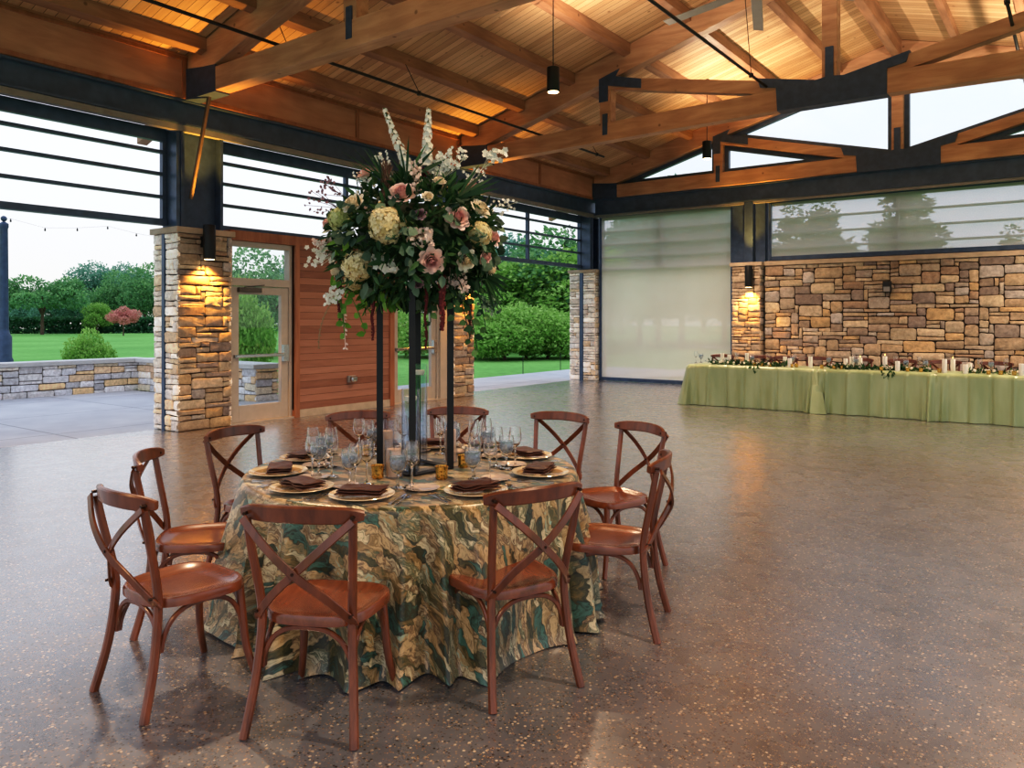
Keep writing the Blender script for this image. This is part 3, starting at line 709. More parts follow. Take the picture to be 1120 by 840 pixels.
q = MB(); q.box((-10.62, 11.78, 0), (-10.40, 12.12, 2.82)); struct(q.build('trim_7', M['alu'], loc=(-10.5, 11.9, 0)))
# outlet on the siding and box on the stone wall
t = thing('outlet_box', 'silver weatherproof outlet cover low on the red cedar wall', 'outlet', (-10.36, 9.38, .5))
q = MB(); q.box((-10.40, 9.3, .5), (-10.35, 9.47, .62)); q.build('back_plate', M['wall_box'], t, bevel=.005)
q = MB(); q.box((-10.35, 9.32, .51), (-10.28, 9.45, .61)); q.build('bubble_cover', M['chrome'], t, bevel=.02)
t = thing('wall_speaker', 'small dark box mounted high on the back stone wall', 'wall box', (-3.2, 17.86, 2.15))
q = MB(); q.box((-3.34, 17.8, 2.18), (-3.18, 17.88, 2.42)); q.build('housing', M['black'], t, bevel=.01)
q = MB(); q.box((-3.32, 17.79, 2.2), (-3.2, 17.8, 2.3)); q.build('lens', M['rail_grey'], t)

# ------------------------------------------------------------------ lights
def spot(name, loc, to, power, size, blend, h='#ffd3a0', r=.08):
    L = bpy.data.lights.new(name, 'SPOT'); L.energy = power; L.spot_size = math.radians(size); L.spot_blend = blend; L.color = lrgb(h); L.shadow_soft_size = r
    o = bpy.data.objects.new(name, L); C.objects.link(o); o.location = loc
    o.rotation_euler = (Vector(to)-Vector(loc)).to_track_quat('-Z', 'Y').to_euler(); return o
def sconce(label, x, y, z, nx, ny):
    t = thing('wall_sconce', label, 'wall lamp', (x, y, z)); q = MB()
    cx, cy = x+nx*.15, y+ny*.15
    q.lathe([(.082, 0), (.086, .01), (.086, .49), (.082, .5), (.07, .5), (.07, .47), (0, .47)], 20, (cx, cy, z)); q.build('cylinder_shade', M['black'], t)
    q = MB(); q.box((min(x, cx)-(.05 if ny else 0), min(y, cy)-(.05 if nx else 0), z+.18), (max(x, cx)+(.05 if ny else 0), max(y, cy)+(.05 if nx else 0), z+.34)); q.build('wall_bracket', M['black'], t)
    q = MB(); q.lathe([(0, -.002), (.07, -.002), (.07, .01), (0, .01)], 16, (cx, cy, z)); q.build('lamp_lens', M['lamp'], t)
    spot('sconce_light', (cx-nx*.02, cy-ny*.02, z-.03), (cx-nx*.10, cy-ny*.10, 0), SC, 115, .8, '#ffae48', .03)
    spot('sconce_uplight', (cx, cy, z+.53), (cx+nx*.25, cy+ny*.25, z+3), UPW, 75, .9, '#ffb648', .03)
SC = 170; UPW = 420
sconce('black cylinder wall lamp glowing on the left stone pillar', WX, 6.50, 2.48, 1, 0)
sconce('black cylinder wall lamp on the stone pillar behind the flowers', WX, 12.46, 2.48, 1, 0)
sconce('black cylinder wall lamp on the pillar beside the long stone wall', -6.12, 17.72, 2.35, 0, -1)
def pendant(label, x, y, z):
    t = thing('pendant_light', label, 'pendant lamp', (x, y, z)); q = MB()
    q.lathe([(.088, 0), (.092, .005), (.092, .355), (.085, .36), (0, .36)], 24, (x, y, z)); q.build('shade', M['black'], t)
    q = MB(); q.tube([(x, y, z+.36), (x, y, deck_z(x)-.02)], .008, 8, (1, 0, 0)); q.build('stem', M['black'], t)
    q = MB(); q.lathe([(.05, -.03), (.05, 0)], 16, (x, y, deck_z(x))); q.build('canopy', M['black'], t)
    q = MB(); q.lathe([(0, -.003), (.08, -.003), (.08, .01), (0, .01)], 20, (x, y, z)); q.build('lamp_lens', M['lamp'], t)
pendant('black cylinder pendant lamp hanging before the middle truss', -6.2, 9.5, 4.93)
pendant('black cylinder pendant lamp hanging in front of the gable windows', -6.2, 15.3, 4.93)

# pipes hung from the roof
def pipe(label, x, z, ya, yb, hang, mat='black', hk=None):
    t = thing('sprinkler_pipe', label, 'pipe', (x, (ya+yb)/2, z)); q = MB(); q.tube([(x, ya, z), (x, yb, z)], .022, 10); q.build('pipe_run', M[mat], t)
    for yy in hang:
        q = MB(); q.tube([(x, yy, z+.02), hk and (hk[0], yy, hk[1]) or (x, yy, deck_z(x)-.01)], .006, 6, (1, 0, 0)); q.lathe([(.034, -.03), (.034, .03)], 10, (x, yy, z)); q.build('hanger', M[mat], t)
M['pipe_green'] = plain('dark_green_pipe', '#2f4b40', .45, .2)
pipe('thin black pipe running along the left roof slope past the flowers', -8.4, 5.175, .6, 14.9, (6.5, 9.0, 14.6), 'black', (-8.69, 5.69))
pipe('thin black pipe hung near the ridge, upper right of centre', -4.0, 5.3, .6, 12.3, (11.6,), 'black', (-4.13, 6.95))
pipe('dark green pipe with a fitting at the upper right corner', -.72, 5.55, .6, 17.5, (6.6, 11.4))

# ceiling fan on the ridge
t = thing('ceiling_fan', 'pale grey bladed ceiling fan under the ridge at the top edge', 'ceiling fan', (-3.05, 9.0, 5.5)); q = MB()
q.lathe([(.06, -.1), (.16, -.06), (.17, .08), (.06, .12), (.03, .14), (.03, deck_z(RX)-5.5-.38)], 20, (-3.05, 9.0, 5.5)); q.build('motor', M['fan'], t)
for k in range(6):
    a = PI/2+.3+k*PI/3; q = MB(); d = Vector((math.cos(a), math.sin(a), 0)); n = Vector((-d.y, d.x, .2))
    q.bar([Vector((-3.05, 9, 5.48))+d*.12, Vector((-3.05, 9, 5.46))+d*.6, Vector((-3.05, 9, 5.45))+d*1.3], .13, .012, (d.y*.2, -d.x*.2, 1)); q.build('fan_blade', M['fan'], t)

# ------------------------------------------------------------------ crossback chair
def arc(a, b, c, n=9):
    a, b, c = Vector(a), Vector(b), Vector(c); return [a*(1-t)**2+b*2*t*(1-t)+c*t*t for t in [i/(n-1) for i in range(n)]]
def poly(pts, n=8):                       # smooth curve through points
    P = [Vector(p) for p in pts]; out = []
    for i in range(len(P)-1):
        p0 = P[max(i-1, 0)]; p1 = P[i]; p2 = P[i+1]; p3 = P[min(i+2, len(P)-1)]
        for k in range(n):
            t = k/n; out.append(.5*((2*p1)+(p2-p0)*t+(2*p0-5*p1+4*p2-p3)*t*t+(3*p1-p0-3*p2+p3)*t**3))
    return out+[P[-1]]
def make_chair(label):
    t = thing('crossback_chair', label, 'chair')     # faces +y
    # seat: rounded trapezoid with a dished top
    def outline(s, n=40):
        out = []
        for k in range(n):
            a = 2*PI*k/n; ca, sa = math.cos(a), math.sin(a); e = 2/3.3
            x = math.copysign(abs(ca)**e, ca); y = math.copysign(abs(sa)**e, sa)
            out.append((x*(.226+.022*y)*s, y*.215*s+.005))
        return out
    q = MB(); n = 40; rings = [(1.0, .418), (1.0, .445), (.975, .456), (.90, .456), (.84, .447), (.5, .441)]; vs = []
    for s_, z in rings: vs += [(x, y, z) for x, y in outline(s_)]
    vs += [(0, .005, .440)]
    fs = [tuple(range(n-1, -1, -1))]
    for g in range(len(rings)-1): fs += [(g*n+i, g*n+(i+1) % n, (g+1)*n+(i+1) % n, (g+1)*n+i) for i in range(n)]
    fs += [((len(rings)-1)*n+i, (len(rings)-1)*n+(i+1) % n, len(rings)*n) for i in range(n)]
    q.add(vs, fs); q.build('seat', M['chair_seat'], t, local=True, smooth=45)
    for sx in (-1, 1):
        q = MB(); q.tube(poly([(sx*.172, .175, .43), (sx*.182, .185, .30), (sx*.196, .20, .14), (sx*.222, .235, 0)], 5), lambda u: .0205-.005*u, 10, (0, 1, 0)); q.build('front_leg', M['chair'], t, local=True)
        q = MB(); q.bar(poly([(sx*.222, -.275, 0), (sx*.200, -.225, .2), (sx*.186, -.20, .40), (sx*.188, -.205, .52), (sx*.205, -.245, .72), (sx*.214, -.268, .845)], 5), lambda u: .032-.004*abs(u-.45), lambda u: .036-.006*u, (0, 1, 0), .28); q.build('rear_leg', M['chair'], t, local=True)
    # bent top rail
    q = MB(); pts = arc((-.245, -.235, .862), (0, -.375, .882), (.245, -.235, .862), 17)
    q.bar(pts, .024, lambda u: .066-.03*abs(2*u-1)**6, (0, -.12, 1), .24); rail = q.build('top_rail', M['chair'], t, local=True)
    for a_, b_, rr_ in (((-.215, -.285, .862), (-.214, -.235, .862), .007), ((.215, -.285, .862), (.214, -.235, .862), .007), ((-.19, -.24, .475), (-.19, -.2, .475), .006), ((.19, -.24, .475), (.19, -.2, .475), .006), ((0, -.331, .655), (0, -.292, .655), .006)):
        q = MB(); q.tube([a_, b_], rr_, 8); q.build('bolt', M['bolt'], rail, local=True)
    # crossed straps, bowing backwards where they cross
    for sx in (-1, 1):
        o_ = .007*sx
        q = MB(); q.bar(poly([(sx*.217, -.285+o_, .848), (sx*.11, -.318+o_, .752), (0, -.315+o_, .652), (-sx*.11, -.268+o_, .552), (-sx*.186, -.222, .462), (-sx*.196, -.195, .432)], 5), .032, .011, (0, -1, .25), .2); q.build('cross_strap', M['chair'], t, local=True)
    # arched braces under the seat: front, back and both sides
    for p0, p1 in (((-.185, .188), (.185, .188)), ((-.186, -.195), (.186, -.195)), ((-.182, -.185), (-.184, .18)), ((.182, -.185), (.184, .18))):
        a, b = Vector(p0+(0,)), Vector(p1+(0,)); mdl = (a+b)/2; pts = []
        q = MB()
        for e, f_ in ((a, b), (b, a)):
            pts = [e+Vector((0, 0, .245)), e+(f_-e)*.03+Vector((0, 0, .30)), e+(f_-e)*.13+Vector((0, 0, .365)), e+(f_-e)*.30+Vector((0, 0, .402)), e+(f_-e)*.5+Vector((0, 0, .409))]
            dd = (f_-e).normalized(); side = Vector((-dd.y, dd.x, 0))
            q.bar(poly(pts, 4), .02, .016, tuple(side), .25)
        q.build('arched_brace', M['chair'], t, local=True)
    return t
TC = DL(4.40, -.56)                        # middle of the round table
def around(phi, r, z=0):                   # phi: 0 towards the camera, positive to the right
    a = math.radians(phi); return TC+FW*(-math.cos(a)*r)+RT*(math.sin(a)*r)+Vector((0, 0, z))
def face_in(phi, off=0):                   # z-rotation turning +y towards the table middle
    p = around(phi, 1); d = TC-p; return math.atan2(d.y, d.x)-PI/2+math.radians(off)
SEATS = [  # phi, seat r, twist, label, place phrase
    (-9.5, 1.22, 0, 'brown crossback chair in front, back to camera, left of the two nearest the camera', 'before the front left chair'),
    (30.5, 1.04, 1, 'brown crossback chair in front, back to camera, right of the two nearest the camera', 'before the front right chair'),
    (-42.5, 1.33, 4, 'brown crossback chair at far left of the table, closest to camera, facing right', 'before the nearer of the two leftmost chairs'),
    (-77.5, 1.14, 0, 'brown crossback chair at left, tucked behind the leftmost near chair', 'before the farther of the two leftmost chairs'),
    (-117, 1.14, 0, 'brown crossback chair at back left, below the amber lit pillar', 'before the back left chair'),
    (-158, 1.38, 0, 'brown crossback chair behind the table in front of the cedar wall', 'before the back chair facing the cedar wall'),
    (176, 1.55, 0, 'brown crossback chair straight behind the flower stand', 'before the chair behind the flower stand'),
    (147.5, 1.46, 0, 'brown crossback chair at back right, alone against the pale floor', 'before the back right chair'),
    (120, 1.40, 2, 'brown crossback chair at right, the farther of the two right chairs', 'before the farther right chair'),
    (76, 1.12, -4, 'brown crossback chair at right, the nearer of the two right chairs', 'before the nearer right chair')]
chair0 = None
for phi, r, tw, lab, ph in SEATS:
    p = around(phi, r); rz = face_in(phi, tw)
    if chair0 is None:
        chair0 = make_chair(lab); chair0['group'] = 'chairs round the floral table'; chair0.location = p; chair0.rotation_euler = (0, 0, rz)
    else: dup(chair0, p, rz, lab)

# ------------------------------------------------------------------ round table, cloth
t = thing('round_table', 'round banquet table hidden under the patterned cloth', 'table', TC)
q = MB(); q.lathe([(.89, .725), (.905, .73), (.905, .748), (.89, .752), (0, .752)], 64, TC); q.build('tabletop', wood('plywood', '#8a6a48', '#b08c62', (3, 3, 3), .6, knots=False), t)
for k in range(4):
    a = k*PI/2+.4; q = MB(); q.tube([TC+Vector((math.cos(a)*.6, math.sin(a)*.6, .725)), TC+Vector((math.cos(a)*.62, math.sin(a)*.62, 0))], .016, 8, (1, 0, 0)); q.build('leg', M['black'], t)
q = MB(); NR, NS = 360, 34; RT_ = .918; rr = random.Random(5); vs = []; uv = []
ph_ = [rr.uniform(0, 6.28) for _ in range(8)]
def fold(a):
    u = a+.12*math.sin(3*a+ph_[0])+.07*math.sin(7*a+ph_[1])
    f = math.sin(14*u+ph_[2]); g = math.sin(11*u+ph_[3]); h_ = math.sin(29*u+ph_[4])
    s = .62*(1-abs(f))*2-.62+.35*g+.12*h_
    return s
rad = [0, .2, .4, .6, .75, .85, .90]
rows = [(r_, .757, r_, 0) for r_ in rad]+[(.912, .756, .912, 0), (.921, .750, .925, 0), (.926, .738, .94, .0)]
for k in range(NS):
    tt = (k+1)/NS; z = .738*(1-tt)+.008; rows.append((.927+.085*tt**.8, z, .94+.74*tt, tt))
vs.append((0, 0, .757)); uv.append((0, 0))
for (r_, z, pl, tt) in rows[1:]:
    for j in range(NR):
        a = 2*PI*j/NR; f = fold(a)
        amp = .1*min(1, tt*1.7)**1.0
        rad_ = r_+f*amp+(.02*max(0, tt-.93)/.07 if tt > .93 else 0)
        a2 = a+.018*math.sin(17*a+1)*tt
        vs.append((math.cos(a2)*rad_, math.sin(a2)*rad_, z+(0.006*math.sin(5*a)*(tt > .9)))); uv.append((math.cos(a)*pl, math.sin(a)*pl))
fs = [(0, 1+j, 1+(j+1) % NR) for j in range(NR)]
for i in range(len(rows)-2):
    fs += [(1+i*NR+j, 1+(i+1)*NR+j, 1+(i+1)*NR+(j+1) % NR, 1+i*NR+(j+1) % NR) for j in range(NR)]
q.add(vs, fs); q.uv = uv; o = q.build('tablecloth', M['print'], local=True, smooth=180); o.location = TC
tag(o, 'floor-length tablecloth printed in teal, gold and brown brush strokes on the round table', 'tablecloth')
TZ = .7595                                  # top of the cloth

# ------------------------------------------------------------------ flower stand
SCN = TC+RT*.01
t = thing('flower_stand', 'tall black four-post stand carrying the flower centrepiece', 'flower stand', SCN+Vector((0, 0, TZ)))
pc = []
for dd, ll in ((-.22, .012), (.0, .2), (.22, -.012), (.0, -.2)): pc.append(SCN+FW*dd+RT*ll)
zt_ = 1.86
for p in pc:
    q = MB(); q.bar([p+Vector((0, 0, TZ+.004)), p+Vector((0, 0, zt_))], .036, .036, (1, 1, 0), .06); q.build('pole', M['black'], t)
q = MB()
for i in range(4):
    a, b = pc[i], pc[(i+1) % 4]; q.bar([a+Vector((0, 0, TZ+.006)), b+Vector((0, 0, TZ+.006))], .05, .01)
q.build('base_frame', M['black'], t)
q = MB(); q.add([p+Vector((0, 0, zt_)) for p in pc]+[p+Vector((0, 0, zt_+.012)) for p in pc], [(3, 2, 1, 0), (4, 5, 6, 7), (0, 1, 5, 4), (1, 2, 6, 5), (2, 3, 7, 6), (3, 0, 4, 7)]); q.build('top_plate', M['black'], t)

# ------------------------------------------------------------------ flowers
def petal(mb, base, out, up, L, W, curl, cup, col0, n=4):
    """a cupped petal from base, growing along up and leaning to out"""
    base, out, up = Vector(base), Vector(out).normalized(), Vector(up).normalized(); sd = up.cross(out).normalized(); vs = []
    for i in range(n+1):
        t = i/n; wv = W*(math.sin(PI*(.12+.80*t))**.7)
        lean = curl*t*t
        c = base+up*(L*t*(1-.35*max(0, curl)*t))+out*(L*lean)
        for k in (-1, -.5, 0, .5, 1): vs.append(c+sd*wv*.5*k-out*(cup*wv*(abs(k)**2)*.5)*1.0)
    fs = [(i*5+k, i*5+k+1, (i+1)*5+k+1, (i+1)*5+k) for i in range(n) for k in range(4)]
    mb.add(vs, fs, col0)
def rose_mb(seed):
    r = random.Random(seed); mb = MB()
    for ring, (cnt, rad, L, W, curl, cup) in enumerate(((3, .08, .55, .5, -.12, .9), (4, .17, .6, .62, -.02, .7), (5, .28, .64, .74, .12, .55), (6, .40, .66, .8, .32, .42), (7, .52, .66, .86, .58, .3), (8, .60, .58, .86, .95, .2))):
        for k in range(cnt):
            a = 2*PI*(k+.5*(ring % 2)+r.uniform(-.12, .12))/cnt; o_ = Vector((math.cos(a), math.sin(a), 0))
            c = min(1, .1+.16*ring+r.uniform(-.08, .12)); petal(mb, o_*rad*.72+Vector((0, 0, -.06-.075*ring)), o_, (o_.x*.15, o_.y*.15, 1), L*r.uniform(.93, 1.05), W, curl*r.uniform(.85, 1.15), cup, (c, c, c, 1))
    mb.ball((0, 0, .12), .2, 8, 4, (.05, .05, .05, 1)); return mb
def floret(mb, p, n, s, r, col, k=4):
    n = Vector(n).normalized(); u = n.orthogonal().normalized(); v = n.cross(u); a0 = r.uniform(0, PI)
    for i in range(k):
        a = a0+2*PI*i/k; d = u*math.cos(a)+v*math.sin(a); sd = n.cross(d)
        mb.add([p, p+d*s*.55+sd*s*.42+n*s*.12, p+d*s+n*s*.05, p+d*s*.55-sd*s*.42+n*s*.12], [(0, 1, 2, 3)], col)
def hyd_mb(seed):
    r = random.Random(seed); mb = MB(); mb.ball((0, 0, 0), .75, 12, 8, (.15, .15, .15, 1))
    for i in range(150):
        z = 1-2*(i+.5)/150
        a = i*2.39996; q_ = math.sqrt(1-z*z); d = Vector((q_*math.cos(a), q_*math.sin(a), z))
        d = (d+rdir(r)*.12).normalized(); c = r.uniform(.3, 1); floret(mb, d*r.uniform(.84, .98), d+rdir(r)*.3, .24, r, (c, c, c, 1))
    return mb
mesh_cache = {}
def part_from(name, key, mbf, mat, parent, loc, nrm, s, spin=0):
    k = (key, mat)
    if k not in mesh_cache:
        o = mbf().build(name, M[mat], parent, local=True, smooth=60); mesh_cache[k] = o.data
    else:
        o = bpy.data.objects.new(name, mesh_cache[k]); C.objects.link(o); o.parent = parent
    o.location = loc; qn = Vector((0, 0, 1)).rotation_difference(Vector(nrm).normalized())
    o.rotation_euler = (qn.to_matrix() @ Matrix.Rotation(spin, 3, 'Z')).to_euler(); o.scale = (s, s, s) if not isinstance(s, tuple) else s
    return o
AC = SCN+Vector((0, 0, 2.06))              # middle of the bouquet
fa = thing('flower_arrangement', 'lush dome of roses, hydrangeas and greenery on the black stand', 'flower arrangement', SCN+Vector((0, 0, zt_+.014)))
def Lc(p): return Vector(p)-Vector(fa.location)
q = MB(); z0 = zt_+.014; q.lathe([(.15, 0), (.19, .03), (.2, .1), (.17, .11), (0, .11)], 24, SCN+Vector((0, 0, z0))); q.build('bowl', M['black'], fa)
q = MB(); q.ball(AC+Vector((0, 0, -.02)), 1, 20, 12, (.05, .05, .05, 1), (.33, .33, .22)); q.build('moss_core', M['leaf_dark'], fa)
RXY, RZ = .47, .36
def shell(l, z, push=1.0, back=False):
    """point on the bouquet at lateral offset l and height z from its middle"""
    k = max(.02, 1-(l/RXY)**2-(z/RZ)**2); dd = -RXY*math.sqrt(k)*push*.9
    if back: dd = -dd
    p = AC+RT*l+FW*dd+Vector((0, 0, z)); n = RT*(l/RXY**2)+FW*(dd/RXY**2)+Vector((0, 0, z/RZ**2)); return p, n.normalized()
def px(x, y):                              # bouquet offsets read off the photograph at the stand's distance
    k = 4.1/848; return (x-560)*k+.55*4.1/4.4-.0, (350-y)*k+1.6-AC.z
def lz(x, y):
    d = 4.12; return (x-453)*d/848, 1.6+(350-y)*d/848-AC.z
ROSES = [(449, 214, 'rose_pink', 15), (509, 240, 'rose_pink', 15), (481, 288, 'rose_pink', 15), (397, 181, 'rose_pink', 11), (523, 197, 'rose_pink', 11), (547, 256, 'rose_pink', 10), (353, 239, 'rose_pink', 10), (537, 280, 'rose_pink', 10), (543, 293, 'rose_cream', 9),
         (393, 223, 'rose_cream', 14), (532, 225, 'rose_cream', 13), (364, 294, 'rose_cream', 13), (517, 285, 'rose_cream', 13), (463, 180, 'rose_wine', 11), (470, 239, 'mauve', 7), (464, 311, 'mauve', 7), (477, 218, 'rose_cream', 7), (486, 195, 'rose_cream', 8)]
rr = random.Random(3)
for x, y, mt, s in ROSES:
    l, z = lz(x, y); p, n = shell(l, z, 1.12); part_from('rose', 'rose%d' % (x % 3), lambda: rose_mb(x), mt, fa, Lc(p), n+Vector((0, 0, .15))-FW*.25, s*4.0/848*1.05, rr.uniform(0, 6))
for x, y, mt, s in ((434, 250, 'hyd', 21), (398, 291, 'hyd', 18), (531, 255, 'hyd', 14), (378, 239, 'hyd_green', 15), (388, 305, 'hyd', 12)):
    l, z = lz(x, y); p, n = shell(l, z, 1.02); part_from('hydrangea', 'hyd', lambda: hyd_mb(2), mt, fa, Lc(p), n, s*4.0/848, rr.uniform(0, 6))
# the far side of the dome
for k in range(16):
    a = rr.uniform(-.36, .36); z = rr.uniform(-.2, .22); p, n = shell(a, z, 1.1, True); mt = rr.choice(['rose_pink', 'rose_cream', 'rose_cream', 'hyd'])
    if mt == 'hyd': part_from('hydrangea', 'hyd', lambda: hyd_mb(2), 'hyd', fa, Lc(p), n, .085, rr.uniform(0, 6))
    else: part_from('rose', 'rose%d' % (k % 3), lambda: rose_mb(k), mt, fa, Lc(p), n, .068, rr.uniform(0, 6))
# foliage
q = MB(); r = random.Random(21)
for i in range(2300):
    d = rdir(r); s_ = r.uniform(.72, 1.0)
    p = AC+Vector((d.x*RXY*s_, d.y*RXY*s_, d.z*RZ*s_-(.02 if d.z < 0 else 0)))
    g = (d+rdir(r)*.9+Vector((0, 0, -.25))).normalized(); q.leaf(p, g, rdir(r)+d, r.uniform(.05, .10), r.uniform(.018, .035), tone(r, .0, .75))
q.build('foliage', M['leaf_dark'], fa, smooth=0)['kind'] = 'stuff'
q = MB()
for i in range(260):
    d = rdir(r); 
    if d.z > .5: continue
    p = AC+Vector((d.x*RXY, d.y*RXY, d.z*RZ)); g = (d*.8+rdir(r)*.6+Vector((0, 0, -.5))).normalized(); q.leaf(p, g, d, r.uniform(.055, .08), r.uniform(.045, .065), tone(r), .05)
q.build('eucalyptus', M['leaf_euc'], fa, smooth=0)['kind'] = 'stuff'
q = MB()
for x, y, n_ in ((385, 312, 26), (404, 325, 26), (372, 300, 14), (430, 320, 14), (500, 325, 16), (380, 262, 8)):
    l, z = lz(x, y); p, n = shell(max(-.43, min(.43, l)), max(-.33, z), 1.0)
    p = Vector((p.x, p.y, AC.z+z))
    for k in range(n_):
        g = (rdir(r)+Vector((0, 0, -.9))-FW*.4).normalized(); q.leaf(p+rdir(r)*.055, g, rdir(r)-FW, r.uniform(.04, .09), r.uniform(.018, .04), tone(r))
q.build('bright_foliage', M['leaf_bright'], fa, smooth=0)['kind'] = 'stuff'
# trailing stems with round leaves
def trail(x0, y0, x1, y1, mat, lf, n_, size, rnd_, name, off=0.0):
    l0, z0 = lz(x0, y0); l1, z1 = lz(x1, y1); p0, _ = shell(max(-.44, min(.44, l0)), max(-.3, z0), .95); p0 = Vector((p0.x, p0.y, AC.z+z0)); p1 = p0+RT*(l1-l0)+Vector((0, 0, z1-z0))-FW*.02; q = MB()
    mid = (p0+p1)/2+RT*off+Vector((0, 0, .03)); c = arc(p0, mid, p1, 10); q.tube(c, .003, 5, (1, 0, 0), (.3, .3, .3, 1))
    for k in range(n_):
        t = (k+.6)/n_; p = c[min(9, int(t*10))]; g = (RT*(1 if k % 2 else -1)+rdir(r)*.5+Vector((0, 0, -.7))).normalized(); q.leaf(p, g, -FW+rdir(r)*.5, size*r.uniform(.8, 1.15), size*rnd_, tone(r, .2, 1), .06)
    q.build(name, M[mat], fa, smooth=0)
for a in ((352, 300, 362, 352), (368, 318, 374, 366), (380, 322, 398, 365)): trail(*a, 'leaf_bright', 1, 5, .05, .75, 'trailing_leaves')
for a in ((505, 320, 518, 372), (512, 312, 527, 385), (524, 305, 536, 358), (498, 312, 502, 345), (475, 318, 476, 352)): trail(*a, 'leaf_dark', 1, 7, .052, .72, 'trailing_eucalyptus')
trail(362, 325, 344, 382, 'twig', 1, 30, .012, .4, 'trailing_twig', -.05); trail(372, 340, 375, 382, 'blush_petal', 1, 14, .02, .7, 'trailing_spray'); trail(358, 308, 349, 330, 'white_petal', 1, 14, .025, .8, 'trailing_spray')
# amaranthus tassels
for x, y0, y1, w_ in ((367, 305, 356, .010), (408, 326, 373, .010), (471, 315, 383, .009), (490, 302, 360, .019), (518, 330, 370, .009)):
    l, za = lz(x, y0); _, zb = lz(x, y1); p0, _ = shell(max(-.44, min(.44, l)), max(-.3, za), .98); p0 = Vector((p0.x, p0.y, AC.z+za)); L = za-zb; q = MB()
    pts = [p0+Vector((0, 0, -L*k/10))+RT*(.006*math.sin(k)) for k in range(11)]
    q.tube(pts, lambda t: w_*(1-.55*t), 7, (1, 0, 0), (.3, .3, .3, 1))
    for k in range(90):
        t = r.random(); p = p0+Vector((0, 0, -L*t)); d = rdir(r); d.z *= .4; q.ball(p+d*w_*(1-.5*t), w_*.45, 5, 3, tone(r))
    q.build('amaranth_tassel', M['amaranth'], fa)
# delphinium spikes
def spike(x0, y0, x1, y1):
    l0, z0 = lz(x0, y0); l1, z1 = lz(x1, y1); p0 = AC+RT*l0+Vector((0, 0, z0))-FW*.06; p1 = AC+RT*l1+Vector((0, 0, z1))-FW*.1; q = MB(); ax = (p1-p0).normalized()
    for k in range(52):
        t = k/52+r.uniform(-.01, .01); a = k*2.4; u = ax.orthogonal().normalized(); v = ax.cross(u); d = u*math.cos(a)+v*math.sin(a); rr_ = .021*(1-.7*t)*r.uniform(.6, 1.3)+.004
        q_ = p0+(p1-p0)*t+d*rr_; c = r.uniform(.5, 1)*(1-.5*max(0, t-.75)/.25); floret(q, q_, d+ax*.4, .024*(1-.6*t)*r.uniform(.7, 1.2)+.004, r, (c, c, c, 1), 5)
    o = q.build('delphinium', M['white_petal'], fa, smooth=0)
    q = MB(); q.tube([p0-ax*.12, p0, p1], .004, 6, (1, 0, 0)); q.build('flower_stem', M['stem'], o)
    o2 = o
spike(447, 178, 420, 108); spike(467, 170, 471, 108)
# airy white, blush and mauve sprays
def spray(x, y, w_, h_, mat, n_, s, name='filler_spray', dep=.95):
    l, z = lz(x, y); k = (l/RXY)**2+(z/RZ)**2
    if k < .9: p, n = shell(l, z, dep)
    else: p = AC+RT*l+Vector((0, 0, z))-FW*.08; n = (p-AC).normalized()
    q = MB(); root = p-n*.08
    for i in range(n_):
        e = p+RT*r.uniform(-w_, w_)+Vector((0, 0, r.uniform(-h_, h_)))+n*r.uniform(0, .06)
        if i % 4 == 0: q.tube([root, e], .0014, 3, (1, 0, 0), (.05, .05, .05, 1))
        floret(q, e, -FW+rdir(r)*.8, s*r.uniform(.7, 1.2), r, tone(r, .4, 1), 5)
    q.build(name, M[mat], fa, smooth=0)
for a in ((494, 172, .08, .045, 'white_petal', 60, .014), (543, 165, .06, .02, 'white_petal', 26, .018), (480, 180, .05, .04, 'white_petal', 35, .013), (354, 273, .07, .07, 'white_petal', 60, .014), (358, 262, .04, .03, 'blush_petal', 30, .012), (468, 262, .065, .045, 'blush_petal', 75, .014), (461, 198, .03, .06, 'blush_petal', 40, .012),
          (504, 304, .05, .04, 'blush_petal', 40, .014), (436, 289, .03, .03, 'white_petal', 8, .026), (350, 215, .05, .07, 'mauve', 30, .010), (360, 200, .05, .04, 'mauve', 30, .010), (551, 222, .05, .04, 'white_petal', 24, .010), (400, 196, .05, .04, 'white_petal', 40, .010), (420, 172, .04, .03, 'white_petal', 30, .012), (366, 320, .03, .04, 'white_petal', 24, .014), (423, 285, .03, .02, 'white_petal', 6, .022), (535, 330, .05, .05, 'leaf_euc', 50, .012), (520, 190, .05, .03, 'white_petal', 30, .010)): spray(*a)
# brown plume and palm spikes
q = MB(); l, z = lz(429, 206); p, n = shell(l, z, 1.02)
for k in range(260):
    t = r.random(); q.quad_leaf(p+Vector((0, 0, -.1+.2*t))+rdir(r)*.02, rdir(r)*.5+Vector((0, 0, 1.2)), rdir(r), .05, .006, tone(r))
q.build('dried_plume', M['plume'], fa, smooth=0)
def palm(x, y, tips, name='palm_frond'):
    l, z = lz(x, y); p, n = shell(max(-.42, min(.42, l)), max(-.3, min(.3, z)), .8); q = MB()
    for tx, ty in tips:
        l1, z1 = lz(tx, ty); e = AC+RT*l1+Vector((0, 0, z1))-FW*r.uniform(.05, .25); sd = (e-p).cross(FW).normalized()
        q.add([p-sd*.004, p+sd*.004, (p+e)/2+sd*.007+Vector((0, 0, .01)), e, (p+e)/2-sd*.007], [(0, 1, 2, 3, 4)], tone(r, .1, .6))
    q.build(name, M['leaf_dark'], fa, smooth=0)
palm(424, 188, [(374, 160), (380, 163), (388, 158), (394, 150), (400, 150), (405, 155), (378, 170), (384, 176), (412, 158)])
palm(532, 296, [(566, 314), (564, 323), (560, 332), (556, 340), (553, 344), (568, 305), (549, 349), (558, 312)])
palm(505, 215, [(555, 195), (548, 186), (538, 180), (530, 176), (552, 205)])
